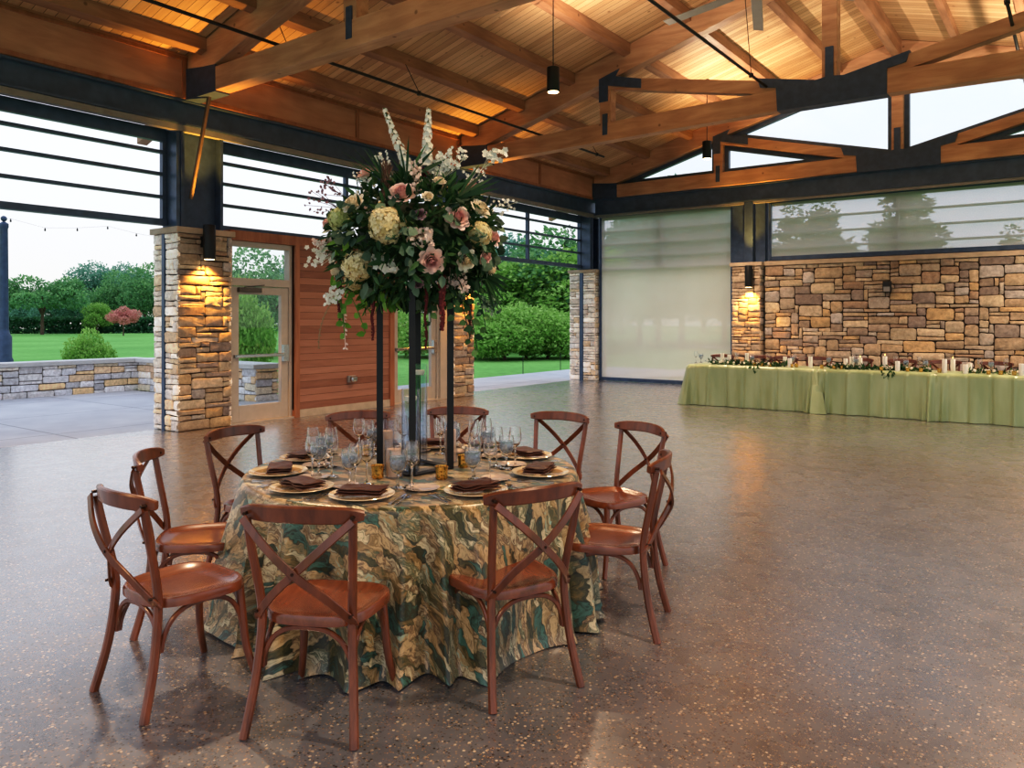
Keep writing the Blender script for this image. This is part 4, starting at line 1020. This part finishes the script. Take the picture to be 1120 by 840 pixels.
palm(448, 185, [(470, 150), (482, 155), (440, 150), (452, 145), (500, 160), (425, 160)], 'fern_tips')
palm(440, 305, [(437, 340), (448, 345), (425, 342), (455, 338)], 'fern_tips')

# ------------------------------------------------------------------ things on the round table
def goblet_parts(label, kind):
    t = thing('water_goblet' if kind == 'water' else 'wine_glass', label, 'glass')
    q = MB()
    if kind == 'water':
        prof = [(.036, .001), (.037, .003), (.012, .009), (.0055, .02), (.005, .055), (.009, .066), (.026, .078), (.037, .10), (.0395, .125), (.037, .150), (.0345, .168)]
        inner = [(0, .078), (.02, .084), (.033, .102), (.0362, .125), (.0352, .142), (0, .142)]
    else:
        prof = [(.034, .001), (.035, .003), (.010, .009), (.0042, .02), (.004, .095), (.008, .105), (.024, .12), (.033, .145), (.0335, .17), (.030, .195), (.027, .212)]
        inner = None
    ib = 4 if kind == 'water' else 4
    th = .0016; inn = [(max(.0008, r_-th), z_+(th if i_ == 0 else 0)) for i_, (r_, z_) in enumerate(prof[ib+1:])]
    q.lathe([(0, 0)]+prof+inn[::-1]+[(0, inn[0][1])], 28); q.build('bowl_and_stem', M['glass'], t, local=True, smooth=60)
    if inner:
        q = MB(); q.lathe(inner, 24); q.build('water', M['water'], t, local=True, smooth=60)
    return t
def charger_mb():
    q = MB(); q.lathe([(0, .003), (.10, .003), (.105, .006), (.145, .016), (.155, .019), (.156, .0175), (.145, .013), (.105, .001), (0, 0)], 48); return q
def fabric_fold(w_, d_, h_, seed):
    """flat folded napkin: three soft layers"""
    q = MB(); r_ = random.Random(seed)
    for k, (s_, z0, z1) in enumerate(((1, 0, h_*.36), (.985, h_*.34, h_*.7), (.965, h_*.68, h_))):
        n, mm = 14, 8; vs = []; fs = []
        for side in (0, 1):
            for i in range(n+1):
                for j in range(mm+1):
                    x = (i/n-.5)*w_*s_+.004*k; y = (j/mm-.5)*d_*s_+.003*k
                    bul = (1-abs(2*j/mm-1)**6)*(1-abs(2*i/n-1)**8)
                    z = (z0+z1)/2+(1 if side else -1)*(z1-z0)/2*(.35+.65*bul)+.0025*math.sin(i*.7+k*2+seed)*math.sin(j*.9+seed)
                    vs.append((x, y+.004*math.sin(i*.8+seed+k), z))
        w1 = mm+1; off = (n+1)*w1
        for i in range(n):
            for j in range(mm):
                a = i*w1+j; fs.append((a, a+1, a+w1+1, a+w1)); fs.append((off+a, off+a+w1, off+a+w1+1, off+a+1))
        for i in range(n):
            a = i*w1; fs.append((a, a+w1, off+a+w1, off+a)); a = i*w1+mm; fs.append((a+w1, a, off+a, off+a+w1))
        for j in range(mm):
            a = j; fs.append((a+1, a, off+a, off+a+1)); a = n*w1+j; fs.append((a, a+1, off+a+1, off+a))
        q.add(vs, fs)
    return q
def fork_mb():
    q = MB(); q.sweep([(0, -.1, .003), (0, -.05, .003), (0, .02, .006), (0, .045, .005), (0, .055, .004)], lambda i, t: [(-w/2, -.001), (w/2, -.001), (w/2, .0012), (-w/2, .0012)] if (w := (.013, .009, .006, .016, .021)[i]) else [])
    for k in range(4):
        x = -.009+.006*k; q.sweep([(x, .053, .004), (x, .075, .0035), (x, .096, .006)], lambda i, t: [(-.0013, -.0008), (.0013, -.0008), (.0013, .001), (-.0013, .001)])
    return q
def knife_mb():
    q = MB(); q.sweep([(0, -.11, .004), (0, -.02, .004), (0, .0, .003), (0, .06, .003), (.002, .11, .002)], lambda i, t: [(-w/2, -h), (w/2, -h), (w/2, h), (-w/2, h)] if (w := (.015, .011, .016, .018, .006)[i]) and (h := (.003, .003, .0012, .0008, .0006)[i]) else []); return q
def spoon_mb():
    q = MB(); q.sweep([(0, -.1, .003), (0, -.04, .003), (0, .03, .006)], lambda i, t: [(-w/2, -.001), (w/2, -.001), (w/2, .0012), (-w/2, .0012)] if (w := (.013, .008, .006)[i]) else [])
    vs = []; n = 14
    for rr_, z in ((1, .006), (.7, .003), (.35, .0015)): vs += [(math.cos(2*PI*k/n)*.019*rr_, .058+math.sin(2*PI*k/n)*.03*rr_, z) for k in range(n)]
    vs.append((0, .058, .001)); fs = [(g*n+i, g*n+(i+1) % n, (g+1)*n+(i+1) % n, (g+1)*n+i) for g in range(2) for i in range(n)]+[(2*n+i, 2*n+(i+1) % n, 3*n) for i in range(n)]
    q.add(vs, fs); return q
proto = {}
def put(kind, make, loc, rz, label, cat, group):
    """first call builds, later calls copy"""
    if kind not in proto:
        o = make(); proto[kind] = o; o.location = loc; o.rotation_euler = (0, 0, rz); tag(o, label, cat, group)
    else: o = dup(proto[kind], loc, rz, label, group)
    return o
def sc(o, k):
    o.scale = (k, k, k); return o
def single(name, mbf, mat, **kw): return lambda: mbf().build(name, M[mat], local=True, **kw)
def make_charger():
    o = charger_mb().build('charger_plate', M['charger'], local=True)
    q = MB(); q.lathe([(.128, .0122), (.143, .0172), (.155, .0205), (.157, .018)], 48); q.f = [f for f in q.f if len(f) == 4]; q.c = q.c[:len(q.f)]; q.build('rim', M['charger_rim'], o, local=True); return o
def make_bread():
    q = MB(); q.lathe([(0, .003), (.05, .003), (.055, .005), (.082, .012), (.083, .011), (.055, .001), (0, 0)], 36); return q.build('bread_plate', M['china'], local=True)
PLATE = {0: -12, 1: 31.5, 2: -41, 3: -77.5, 9: 76, 8: 118, 4: -112, 5: -156, 6: 176, 7: 148}
rr = random.Random(14)
for i, (phi, r_, tw, lab, ph) in enumerate(SEATS):
    pf = PLATE[i]; R_ = .735; ang = face_in(pf)
    inw = Vector((math.cos(ang+PI/2), math.sin(ang+PI/2), 0)); rt = Vector((math.cos(ang), math.sin(ang), 0))
    pc_ = around(pf, R_, TZ)
    put('charger', make_charger, pc_, ang, f'cream and gold charger plate {ph}', 'plate', 'charger plates on the round table')
    put('napkin%d' % (i % 3), single('folded_napkin', lambda: fabric_fold(.22, .125, .034, i), 'napkin', smooth=60), pc_+Vector((0, 0, .0185))+inw*rr.uniform(-.01, .01), ang+rr.uniform(-.12, .12), f'brown folded napkin on the charger {ph}', 'napkin', 'brown napkins on the chargers')
    for k, (dx, dy) in enumerate(((-.19, -.01), (-.215, -.02))):
        put('fork', single('table_fork', fork_mb, 'silver'), pc_+rt*dx+inw*dy, ang, f"silver fork left of the charger {ph}, {'inner' if k == 0 else 'outer'} one", 'fork', 'forks on the round table')
    put('knife', single('table_knife', knife_mb, 'silver'), pc_+rt*.185-inw*.01, ang, f'silver knife right of the charger {ph}', 'knife', 'knives on the round table')
    put('spoon', single('table_spoon', spoon_mb, 'silver'), pc_+rt*.212-inw*.015, ang, f'silver spoon right of the charger {ph}', 'spoon', 'spoons on the round table')
    put('bread', make_bread, pc_-rt*.19+inw*.20, ang, f'small bread plate beyond the forks {ph}', 'plate', 'bread plates on the round table')
    put('goblet', lambda: sc(goblet_parts('', 'water'), 1.12), pc_+rt*.10+inw*.215, ang, f'stemmed water goblet, filled, {ph}', 'glass', 'water goblets on the round table')
    put('wine', lambda: sc(goblet_parts('', 'wine'), 1.08), pc_+rt*.185+inw*.185, ang, f'empty wine glass right of the goblet {ph}', 'glass', 'wine glasses on the round table')
    put('wine', None, pc_+rt*.15+inw*.285, ang, f'empty wine glass farthest in, beyond the goblet, {ph}', 'glass', 'second wine glasses on the round table')

def pt(x, y, z=TZ):                        # table spots by distance and offset
    d = (1.6-z)*848/(y-350); return DL(d, (x-560)/848*d, z)
# pillar candles standing in glass cylinders
def cyl_glass(name, label, loc, r_, h_, group=None, mat='vase_glass'):
    q = MB(); q.lathe_open([(r_, 0), (r_, h_), (r_-.003, h_), (r_-.003, .006)], 32); q.lathe([(0, 0), (r_-.001, 0), (r_-.001, .006), (0, .006)], 32); o = q.build(name, M[mat], local=True, smooth=60); o.location = loc; return tag(o, label, 'vase', group)
def candle(label, loc, r_, h_, mat='wax', lit=False, group=None):
    t = thing('pillar_candle', label, 'candle', loc, 0, group); q = MB(); q.lathe([(r_*.96, 0), (r_, .004), (r_, h_-.006), (r_*.93, h_), (r_*.5, h_-.004), (0, h_-.006)], 24); q.build('wax', M[mat], t, local=True)
    q = MB(); q.tube([(0, 0, h_-.006), (.001, 0, h_+.012)], .0012, 5, (1, 0, 0)); q.build('wick', M['black'], t, local=True)
    if lit:
        q = MB(); q.lathe([(0, 0), (.005, .008), (.006, .014), (.003, .026), (0, .036)], 10, (0, 0, h_+.008)); q.build('flame', M['flame'], t, local=True)
    return t
for (x, y, rr_, hh, ch, lab) in ((431, 522, .050, .20, .145, 'front of the stand, between left and front posts'), (423, 508, .044, .26, .19, 'behind the left post of the stand'), (493, 505, .041, .24, .185, 'behind the right post of the stand')):
    p = pt(x, y); cyl_glass('glass_cylinder', f'clear glass cylinder round the tan candle, {lab}', p, rr_, hh, 'candle cylinders on the round table')
    candle(f'tan pillar candle inside a glass cylinder, {lab}', p+Vector((0, 0, .007)), rr_-.009, ch, 'wax_tan', False, 'tan candles on the round table')
for (x, y, hh, wl, lab) in ((458, 508, .585, .52, 'tallest clear glass vase of water by the front post of the stand'), (449, 516, .46, .39, 'shorter clear glass vase of water left of the tallest one')):
    p = pt(x, y); cyl_glass('cylinder_vase', lab, p, .05, hh, 'water-filled cylinder vases')
    q = MB(); q.lathe([(0, .008), (.0455, .008), (.0455, wl), (0, wl)], 28); o = q.build('vase_water', M['vase_water_m'], local=True); o.location = p; tag(o, 'clear water standing in the '+lab.split(' of water')[0], 'water')
    q = MB(); q.lathe([(0, .0), (.03, .002), (.036, .018), (.034, .026), (0, .024)], 20); o = q.build('floating_candle', M['wax'], local=True); o.location = p+Vector((0, 0, wl+.002)); tag(o, 'ivory candle floating in the '+lab.split(' of water')[0], 'candle')
def votive(label, loc, group, s=1.0):
    def mk():
        q = MB(); q.lathe([(.026, 0), (.033, .006), (.031, .03), (.034, .06), (.037, .07), (.034, .07), (.029, .03), (.028, .012), (0, .012)], 20); return q.build('votive_holder', M['gold'], local=True, smooth=60)
    o = put('votive', mk, loc, 0, label, 'candle holder', group); o.scale = (s, s, s); return o
for x, y, lab in ((413, 523, 'left of the front glass cylinder'), (507, 511, 'right of the right post'), (483, 524, 'behind the front goblets'), (400, 500, 'back left on the table')):
    votive(f'gold mercury glass votive holder {lab}', pt(x, y), 'gold votives on the round table')

# ------------------------------------------------------------------ long tables in sage satin
def long_cloth(label, xa, xb, seed):
    ya, yb, zt = 13.95, 14.68, .757; q = MB(); r_ = random.Random(seed); rc = .03; per = []
    def seg(p, q_, n):
        for k in range(n): per.append(Vector(p)+(Vector(q_)-Vector(p))*k/n)
    L = xb-xa; nx = int(L/.012); ny = int((yb-ya)/.03)
    seg((xa, ya), (xb, ya), nx); seg((xb, ya), (xb, yb), ny); seg((xb, yb), (xa, yb), nx); seg((xa, yb), (xa, ya), ny)
    n = len(per); cx, cy = (xa+xb)/2, (ya+yb)/2; NS = 18; vs = []; 
    cre = [r_.uniform(.26, .36) for _ in range(12)]; pos = [xa+.12]
    for c in cre: pos.append(pos[-1]+c)
    sg = [r_.choice((-1, 1))*r_.uniform(.5, 1) for _ in pos]
    rows = []
    for k in range(NS+1):
        t = k/NS; row = []
        for p in per:
            ex = 1 if p.x >= xb-1e-4 else (-1 if p.x <= xa+1e-4 else 0); ey = -1 if p.y <= ya+1e-4 else (1 if p.y >= yb-1e-4 else 0)
            corner = math.exp(-(min(abs(p.x-xa), abs(p.x-xb))/.13)**2)*math.exp(-(min(abs(p.y-ya), abs(p.y-yb))/.13)**2)
            nrm = Vector((ex, ey)); 
            if nrm.length: nrm.normalize()
            w_ = .05+.03*t+.14*corner*t*(1+.5*math.sin(60*(p.x+p.y)+seed))
            if ey:
                for i, c in enumerate(pos):
                    d = (p.x-c); w_ += .045*math.exp(-(d/.024)**2)*sg[i]*(.45+.55*t)
                w_ += .035*t*math.sin(p.x*10+seed)+.016*t*math.sin(p.x*23+seed*2)
            if k == 0: w_ = 0
            z = zt*(1-t)+.006*t+(.0 if k else 0)
            row.append((p.x+nrm.x*w_, p.y+nrm.y*w_, z))
        rows.append(row)
    vs = [v for row in rows for v in row]; fs = [(i*n+j, (i+1)*n+j, (i+1)*n+(j+1) % n, i*n+(j+1) % n) for i in range(NS) for j in range(n)]; fs.append(tuple(range(n)))
    q.add(vs, fs); return tag(q.build('long_tablecloth', M['sage'], loc=(cx, cy, 0), smooth=70), label, 'tablecloth', 'sage cloths on the long tables')
long_cloth('sage green satin cloth on the leftmost of the long tables', -6.0, -3.68, 1)
long_cloth('sage green satin cloth on the middle of the long tables', -3.62, -1.86, 2)
long_cloth('sage green satin cloth on the long table cut by the right edge', -1.80, .62, 3)
LZ = .758
def far(x, y): # spot on the long tables
    p = pt(x, y, LZ); p.y = min(14.6, max(14.04, p.y)); return p
cand = [(792.6, 397, 11, 0), (797.7, 398, 10, 0), (818.7, 398, 12, 0), (858.7, 400, 10, 0), (862.7, 402, 10, 0), (886.5, 402, 12, 0), (925, 403, 11, 0), (936.7, 401, 12, 0), (952, 400, 11, 1), (967.9, 404.6, 15, 1), (979.8, 406.5, 11, 0), (1030, 409, 15, 0), (1044.5, 405, 13, 1), (1053.7, 409.6, 10, 0), (1061.5, 406, 9, 0), (1117, 411, 13, 0)]
NTH = ['first', 'second', 'third', 'fourth', 'fifth', 'sixth', 'seventh', 'eighth', 'ninth', 'tenth', 'eleventh', 'twelfth', 'thirteenth', 'fourteenth', 'fifteenth', 'sixteenth', 'seventeenth', 'eighteenth', 'nineteenth', 'twentieth', 'twenty first', 'twenty second', 'twenty third', 'twenty fourth']
for k, (x, y, h_, lit) in enumerate(cand):
    p = far(x, y); d = FW.dot(p); hh = h_*d/848
    candle(f"{'lit ' if lit else ''}white pillar candle, {NTH[k]} from the left on the long tables", p, .036, hh, 'wax_white', bool(lit), 'white candles on the long tables')
rr = random.Random(77)
k = 0
for x in (806, 828, 840, 849, 871, 893, 905, 913, 944, 958, 990, 1000, 1011, 1020, 1066, 1078, 1094, 1107):
    p = far(x, 400+(x-800)*.03+rr.uniform(-1, 4)); votive(f'small gold votive, {NTH[k]} from the left on the long tables', p, 'gold votives on the long tables', .9); k += 1
k = 0
for x in (771, 776, 808, 834, 848, 869, 878, 899, 931, 946, 987, 995, 1008, 1016, 1072, 1083, 1100):
    p = far(x, 398+(x-800)*.03+rr.uniform(-2, 2)); p.y = rr.uniform(14.3, 14.62); put('goblet' if k % 2 else 'wine', None, p, 0, f"{'water goblet' if k % 2 else 'wine glass'}, {NTH[k]} glass from the left on the long tables", 'glass', 'glasses on the long tables'); k += 1
def garland(label, xa, xb, seed, hang):
    t = thing('garland', label, 'garland', ((xa+xb)/2, 14.16, LZ), 0, 'leaf garlands on the long tables'); q = MB(); r_ = random.Random(seed)
    for i in range(int((xb-xa)*(260 if hang else 130))):
        x = r_.uniform(xa, xb); y = 14.16+.07*math.sin(x*4+seed)+r_.gauss(0, .05); z = LZ+.012+abs(r_.gauss(0, .02)); q.leaf((x, y, z), rdir(r_)+Vector((0, 0, .35)), rdir(r_), r_.uniform(.05, .09), r_.uniform(.02, .04), tone(r_, 0, .8))
    for i in range(hang):
        x = xa+(xb-xa)*.62+r_.uniform(-.1, .1); q.leaf((x, 13.93-r_.uniform(0.01, .03), LZ-.0-r_.uniform(-.02, .09)), (r_.uniform(-1, 1), -.3, -.8), (0, -1, 0), .07, .03, tone(r_, 0, .8))
    q.build('leaves', M['leaf_dark'], t, smooth=0)['kind'] = 'stuff'; q = MB()
    for i in range(int((xb-xa)*16)):
        x = r_.uniform(xa, xb); q.ball((x, 14.16+r_.gauss(0, .06), LZ+.05), .022, 6, 4, (1.4, 1.4, 1.4, 1))
    q.build('blossoms', M['rose_cream'], t)['kind'] = 'stuff'
garland('leafy garland along the leftmost long table', -5.7, -4.2, 4, 14); garland('leafy garland along the middle long table', -3.5, -1.95, 5, 16); garland('leafy garland along the right-hand long table', -1.5, -.3, 6, 0)
k = 0
for x in (791, 832, 860, 897, 941, 987, 1036, 1088):
    kx = (x-560)/848; d = 15.3/(math.cos(TH)+kx*math.sin(TH)); X = d*(kx*math.cos(TH)-math.sin(TH))
    dup(chair0, (X, 15.02, 0), PI+rr.uniform(-.12, .12), f'brown crossback chair behind the long tables, {NTH[k]} from the left', 'chairs behind the long tables'); k += 1

# ------------------------------------------------------------------ outdoors
def low_wall(label, parts, cap, loc):
    t = thing('low_stone_wall', label, 'garden wall', loc); mb = MB(); core = MB(); cpm = MB(); sd = 200
    for (x0, y0, x1, y1, faces) in parts:
        core.box((x0+.03, y0+.03, -.05), (x1-.03, y1-.03, .64))
        if 'X' in faces: stones(mb, (x1-.02, y0, -.02), (0, 1, 0), (0, 0, 1), (1, 0, 0), y1-y0, .66, .075, sd, PALG, (3, 6), (1, 2, 2), .014)
        if 'y' in faces: stones(mb, (x0, y0+.02, -.02), (1, 0, 0), (0, 0, 1), (0, -1, 0), x1-x0, .66, .075, sd+1, PALG, (3, 6), (1, 2, 2), .014)
        sd += 7
    for c in cap: cpm.box((c[0], c[1], .64), (c[2], c[3], .73))
    core.build('core', M['mortar_pale'], t); mb.build('stonework', M['stone_pale'], t, smooth=50); cpm.build('coping', plain('pale_coping', '#c9c7c4', .8, 0, .08, 5), t, bevel=.01)
low_wall('low stone wall with pale coping edging the patio at left', [(-17.85, 1.0, -17.45, 9.45, 'X')], [(-17.92, .95, -17.38, 9.5)], (-17.6, 5, 0))
low_wall('low stone wall end with pale cap, seen through the first door', [(-17.44, 9.3, -13.02, 9.85, 'yX')], [(-17.37, 9.2, -12.95, 9.92)], (-15, 9.5, 0))
# lamp post
t = thing('lamp_post', 'slim dark lamp post cut by the left edge of the photo', 'lamp post', (-20.9, 7.85, -.06)); q = MB()
q.lathe([(.2, 0), (.2, .7), (.17, .76), (.17, 1.25), (.12, 1.35), (.105, 1.45), (.085, 3.85), (.1, 3.9), (.1, 3.98), (.03, 4.03)], 16, (-20.9, 7.85, -.06)); q.build('post', M['steel_black'], t)
q = MB(); q.ball((-20.9, 7.85, 4.04), .07, 10, 6); q.build('finial', M['steel_black'], t)
for x, yt, yb, lab in ((572, 390, 411, 'left'), (613, 387, 406, 'right')):
    d = 1.66*848/(yb-350); q = MB(); p = DL(d, (x-560)/848*d, -.06); q.tube([p, p+Vector((0, 0, (yb-yt)*d/848))], .011, 6, (1, 0, 0)); q.ball(p+Vector((0, 0, (yb-yt)*d/848)), .018, 6, 4)
    tag(q.build('garden_stake', M['black'], loc=tuple(p)), f'thin dark stake standing in the lawn of the open bay, {lab} one of two', 'stake', 'lawn stakes')
# string of bulbs
t = thing('string_lights', 'string of small dark bulbs across the sky at left', 'string lights', (-17, 7.5, 3.4)); r_ = random.Random(8)
q = MB(); pts = [(-17+.2*k/12, 4+.62*k, 3.62-.16*math.sin(k*.9)**2) for k in range(11)]; q.tube(pts, .0015, 5); q.build('wire', M['black'], t)
for k in range(1, 11):
    x, y, z = pts[k]; q = MB(); q.lathe([(0, -.07), (.016, -.06), (.018, -.04), (.010, -.015), (.009, 0), (0, .0)], 8, (x, y, z)); q.build('bulb', M['black'], t)

def crown(blobs, n, size, seed, flat=.6, asp=.55, inner=True):
    r_ = random.Random(seed); q = MB(); tot = sum(b[3]**2 for b in blobs)
    for (x, y, z, R_, sq) in blobs:
        for i in range(int(n*R_*R_/tot)):
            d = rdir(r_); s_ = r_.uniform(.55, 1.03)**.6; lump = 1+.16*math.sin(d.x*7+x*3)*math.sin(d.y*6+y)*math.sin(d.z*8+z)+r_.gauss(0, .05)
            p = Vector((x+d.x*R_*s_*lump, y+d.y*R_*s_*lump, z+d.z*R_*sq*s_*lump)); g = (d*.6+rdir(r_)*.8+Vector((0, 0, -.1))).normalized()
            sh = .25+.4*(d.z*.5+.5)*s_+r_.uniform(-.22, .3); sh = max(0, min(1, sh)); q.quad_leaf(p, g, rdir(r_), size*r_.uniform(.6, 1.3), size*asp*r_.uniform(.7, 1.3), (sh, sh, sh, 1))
    return q
def tree_mesh(kind, seed, mat):
    r_ = random.Random(seed); t = thing('broadleaf_tree', 'x', 'tree')
    bl = []
    if kind == 'round':
        for k in range(16):
            d = rdir(r_); bl.append((d.x*2.3, d.y*2.3, 4.6+d.z*2.3, r_.uniform(1.3, 2.0), .85))
        n, s_ = 9000, .34
    elif kind == 'wide':
        for k in range(18):
            a = r_.uniform(0, 6.28); R_ = r_.uniform(.6, 3.6); bl.append((math.cos(a)*R_, math.sin(a)*R_, 4.6-R_*.35+r_.uniform(-.7, .9), r_.uniform(1.0, 1.5), .6))
        n, s_ = 8000, .3
    elif kind == 'cone':
        for k in range(26):
            z = r_.uniform(1.2, 8.4); R_ = (9-z)*.36; a = r_.uniform(0, 6.28); bl.append((math.cos(a)*R_*.65, math.sin(a)*R_*.65, z, max(.45, R_*.55), .6))
        bl.append((0, 0, 9, .4, 1.6)); bl += [(0, 0, z_*.9, .3+(9.4-z_)*.2, .9) for z_ in range(2, 10)]; n, s_ = 15000, .3
    elif kind == 'shrub':
        for k in range(14):
            d = rdir(r_); bl.append((d.x*.7, d.y*.7, .35+abs(d.z)*.85, r_.uniform(.35, .55), 1.0))
        n, s_ = 7000, .11
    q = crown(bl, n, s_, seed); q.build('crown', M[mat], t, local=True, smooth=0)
    q = MB(); hh = {'round': 4, 'wide': 3.6, 'cone': 7, 'shrub': .35}[kind]; w_ = {'round': .2, 'wide': .17, 'cone': .22, 'shrub': .05}[kind]
    q.tube([(0, 0, -.1), (.05, 0, hh*.5), (0, .05, hh)], lambda u: w_*(1-.55*u), 8, (1, 0, 0))
    for k in range(5):
        a = k*1.3; kind != 'cone' and q.tube([(0, 0, hh*.5), (math.cos(a)*.5*hh*.3, math.sin(a)*.5*hh*.3, hh*.85), (math.cos(a)*hh*.4, math.sin(a)*hh*.4, hh*1.1)], lambda u: w_*.45*(1-.6*u), 6, (1, 0, 0))
    q.build('trunk', M['bark'], t, local=True); return t
first = {}
def ground(x, d): return DL(d, (x-560)/848*d, -.05)
def tree(kind, mat, x, d, s, label, sz=1.0, cat='tree', name=None, group='trees beyond the pavilion'):
    key = (kind, mat)
    p = ground(x, d); rz = R0.uniform(0, 6.28)
    if key not in first:
        o = tree_mesh(kind, 300+len(first)*13, mat); first[key] = o; o.location = p; o.rotation_euler = (0, 0, rz); o.scale = (s, s, s*sz)
        if name: o.name = name
        tag(o, label, cat, group)
    else:
        o = dup(first[key], p, rz, label, group, (s, s, s*sz))
    return o
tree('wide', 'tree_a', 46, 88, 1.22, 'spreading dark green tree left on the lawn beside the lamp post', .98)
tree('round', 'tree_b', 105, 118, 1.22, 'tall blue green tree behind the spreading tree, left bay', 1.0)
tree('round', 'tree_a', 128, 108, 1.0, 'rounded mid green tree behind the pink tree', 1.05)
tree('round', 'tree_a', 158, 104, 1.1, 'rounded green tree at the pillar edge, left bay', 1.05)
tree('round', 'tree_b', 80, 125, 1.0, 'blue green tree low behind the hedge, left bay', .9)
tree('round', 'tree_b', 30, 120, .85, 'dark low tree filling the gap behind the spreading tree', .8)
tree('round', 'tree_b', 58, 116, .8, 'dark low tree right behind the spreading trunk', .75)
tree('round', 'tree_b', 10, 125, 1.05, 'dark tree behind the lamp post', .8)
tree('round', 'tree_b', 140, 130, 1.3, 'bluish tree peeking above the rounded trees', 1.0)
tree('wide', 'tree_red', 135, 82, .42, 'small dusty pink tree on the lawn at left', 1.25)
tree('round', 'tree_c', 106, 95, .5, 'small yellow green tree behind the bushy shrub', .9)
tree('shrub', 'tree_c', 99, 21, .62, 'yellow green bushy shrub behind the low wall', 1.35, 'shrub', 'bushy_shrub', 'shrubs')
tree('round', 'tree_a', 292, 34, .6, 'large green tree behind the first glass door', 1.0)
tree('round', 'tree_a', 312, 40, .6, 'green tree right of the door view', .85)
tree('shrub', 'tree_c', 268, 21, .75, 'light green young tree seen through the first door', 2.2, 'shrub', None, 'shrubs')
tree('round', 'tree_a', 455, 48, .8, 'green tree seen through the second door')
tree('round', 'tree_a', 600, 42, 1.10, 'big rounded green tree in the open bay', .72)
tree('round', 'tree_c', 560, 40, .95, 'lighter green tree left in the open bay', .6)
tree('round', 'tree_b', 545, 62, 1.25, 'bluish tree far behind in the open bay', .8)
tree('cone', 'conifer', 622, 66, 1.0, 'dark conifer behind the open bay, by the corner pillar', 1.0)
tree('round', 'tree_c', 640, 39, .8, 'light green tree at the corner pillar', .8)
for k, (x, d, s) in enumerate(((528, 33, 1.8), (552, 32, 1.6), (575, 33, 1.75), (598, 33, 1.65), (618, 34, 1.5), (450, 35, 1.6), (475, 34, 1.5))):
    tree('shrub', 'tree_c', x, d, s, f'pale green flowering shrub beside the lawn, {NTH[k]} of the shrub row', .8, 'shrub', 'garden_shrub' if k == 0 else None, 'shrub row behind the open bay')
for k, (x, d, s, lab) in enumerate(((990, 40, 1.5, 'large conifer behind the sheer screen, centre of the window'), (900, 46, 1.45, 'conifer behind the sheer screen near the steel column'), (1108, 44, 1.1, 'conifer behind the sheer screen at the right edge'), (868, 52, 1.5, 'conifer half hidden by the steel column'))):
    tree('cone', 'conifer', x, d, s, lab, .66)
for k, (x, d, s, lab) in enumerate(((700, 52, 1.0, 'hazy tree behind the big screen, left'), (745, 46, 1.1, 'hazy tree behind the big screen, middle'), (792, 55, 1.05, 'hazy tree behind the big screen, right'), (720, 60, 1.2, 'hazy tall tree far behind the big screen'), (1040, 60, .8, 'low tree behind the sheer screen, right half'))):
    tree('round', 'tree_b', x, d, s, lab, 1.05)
# clipped hedge
q = MB(); r_ = random.Random(91); a0, a1 = ground(-60, 92), ground(230, 100); n = (a1-a0).normalized(); w_ = Vector((-n.y, n.x, 0))
for i in range(9000):
    t = r_.random(); s_ = r_.random(); top = r_.random() < .3
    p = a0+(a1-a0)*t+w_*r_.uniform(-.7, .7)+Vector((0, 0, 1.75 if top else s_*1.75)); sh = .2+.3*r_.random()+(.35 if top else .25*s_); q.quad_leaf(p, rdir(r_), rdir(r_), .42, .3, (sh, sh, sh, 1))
q.box((0, 0, 0), (0.01, .01, .01)) if False else None
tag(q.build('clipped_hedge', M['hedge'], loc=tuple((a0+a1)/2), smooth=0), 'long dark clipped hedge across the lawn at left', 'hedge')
# distant tree belt so the horizon closes
for k, (x, d, s) in enumerate(((-120, 140, 1.6), (-40, 150, 1.7), (215, 140, 1.5), (330, 120, 1.6), (400, 110, 1.5), (500, 95, 1.4), (600, 100, 1.6), (680, 95, 1.3), (770, 100, 1.5), (850, 100, 1.4), (940, 100, 1.3), (1050, 100, 1.3), (1150, 95, 1.4))):
    tree('round', 'tree_b', x, d, s, f'distant blue green tree of the far belt, {NTH[k]} from the left', .8)

# ------------------------------------------------------------------ light
w = bpy.data.worlds.new('overcast'); bpy.context.scene.world = w; w.use_nodes = True; nt = w.node_tree
bg = nt.nodes['Background']; tc = nt.nodes.new('ShaderNodeTexCoord'); sp = nt.nodes.new('ShaderNodeSeparateXYZ'); rp = nt.nodes.new('ShaderNodeValToRGB')
nt.links.new(tc.outputs['Generated'], sp.inputs[0]); nt.links.new(sp.outputs[2], rp.inputs[0]); nt.links.new(rp.outputs[0], bg.inputs[0])
e = rp.color_ramp.elements; e[0].position = 0; e[0].color = (.82, .81, .79, 1); e[1].position = .45; e[1].color = (.88, .98, 1.18, 1)
bg.inputs[1].default_value = 1.02
# pendants: the rows at both sides of the ridge, two of them in view
for x in (-6.2, .1):
    for y, pw in ((-2.4, 420), (3.5, 560), (9.5, 700), (15.3, 850)):
        spot('pendant_beam', (x, y, 4.9), (x, y, 0), pw, 135, .8, '#ffdcb8' if y > 0 else '#ffc890', .09)
# added fill lamps without fittings, below the roof, to brighten the boards
def up(loc, to, pw, size=130, hc='#ffb45c'): spot('roof_fill', loc, to, pw, size, .8, hc, .02)
for y in (3.5, 9.5, 15.3): up((-5.6, y, 5.1), (-5.0, y, 7), 300, 165, '#ffe6c8'); up((-.5, y, 5.1), (-1.0, y, 7), 300, 165, '#ffe6c8')
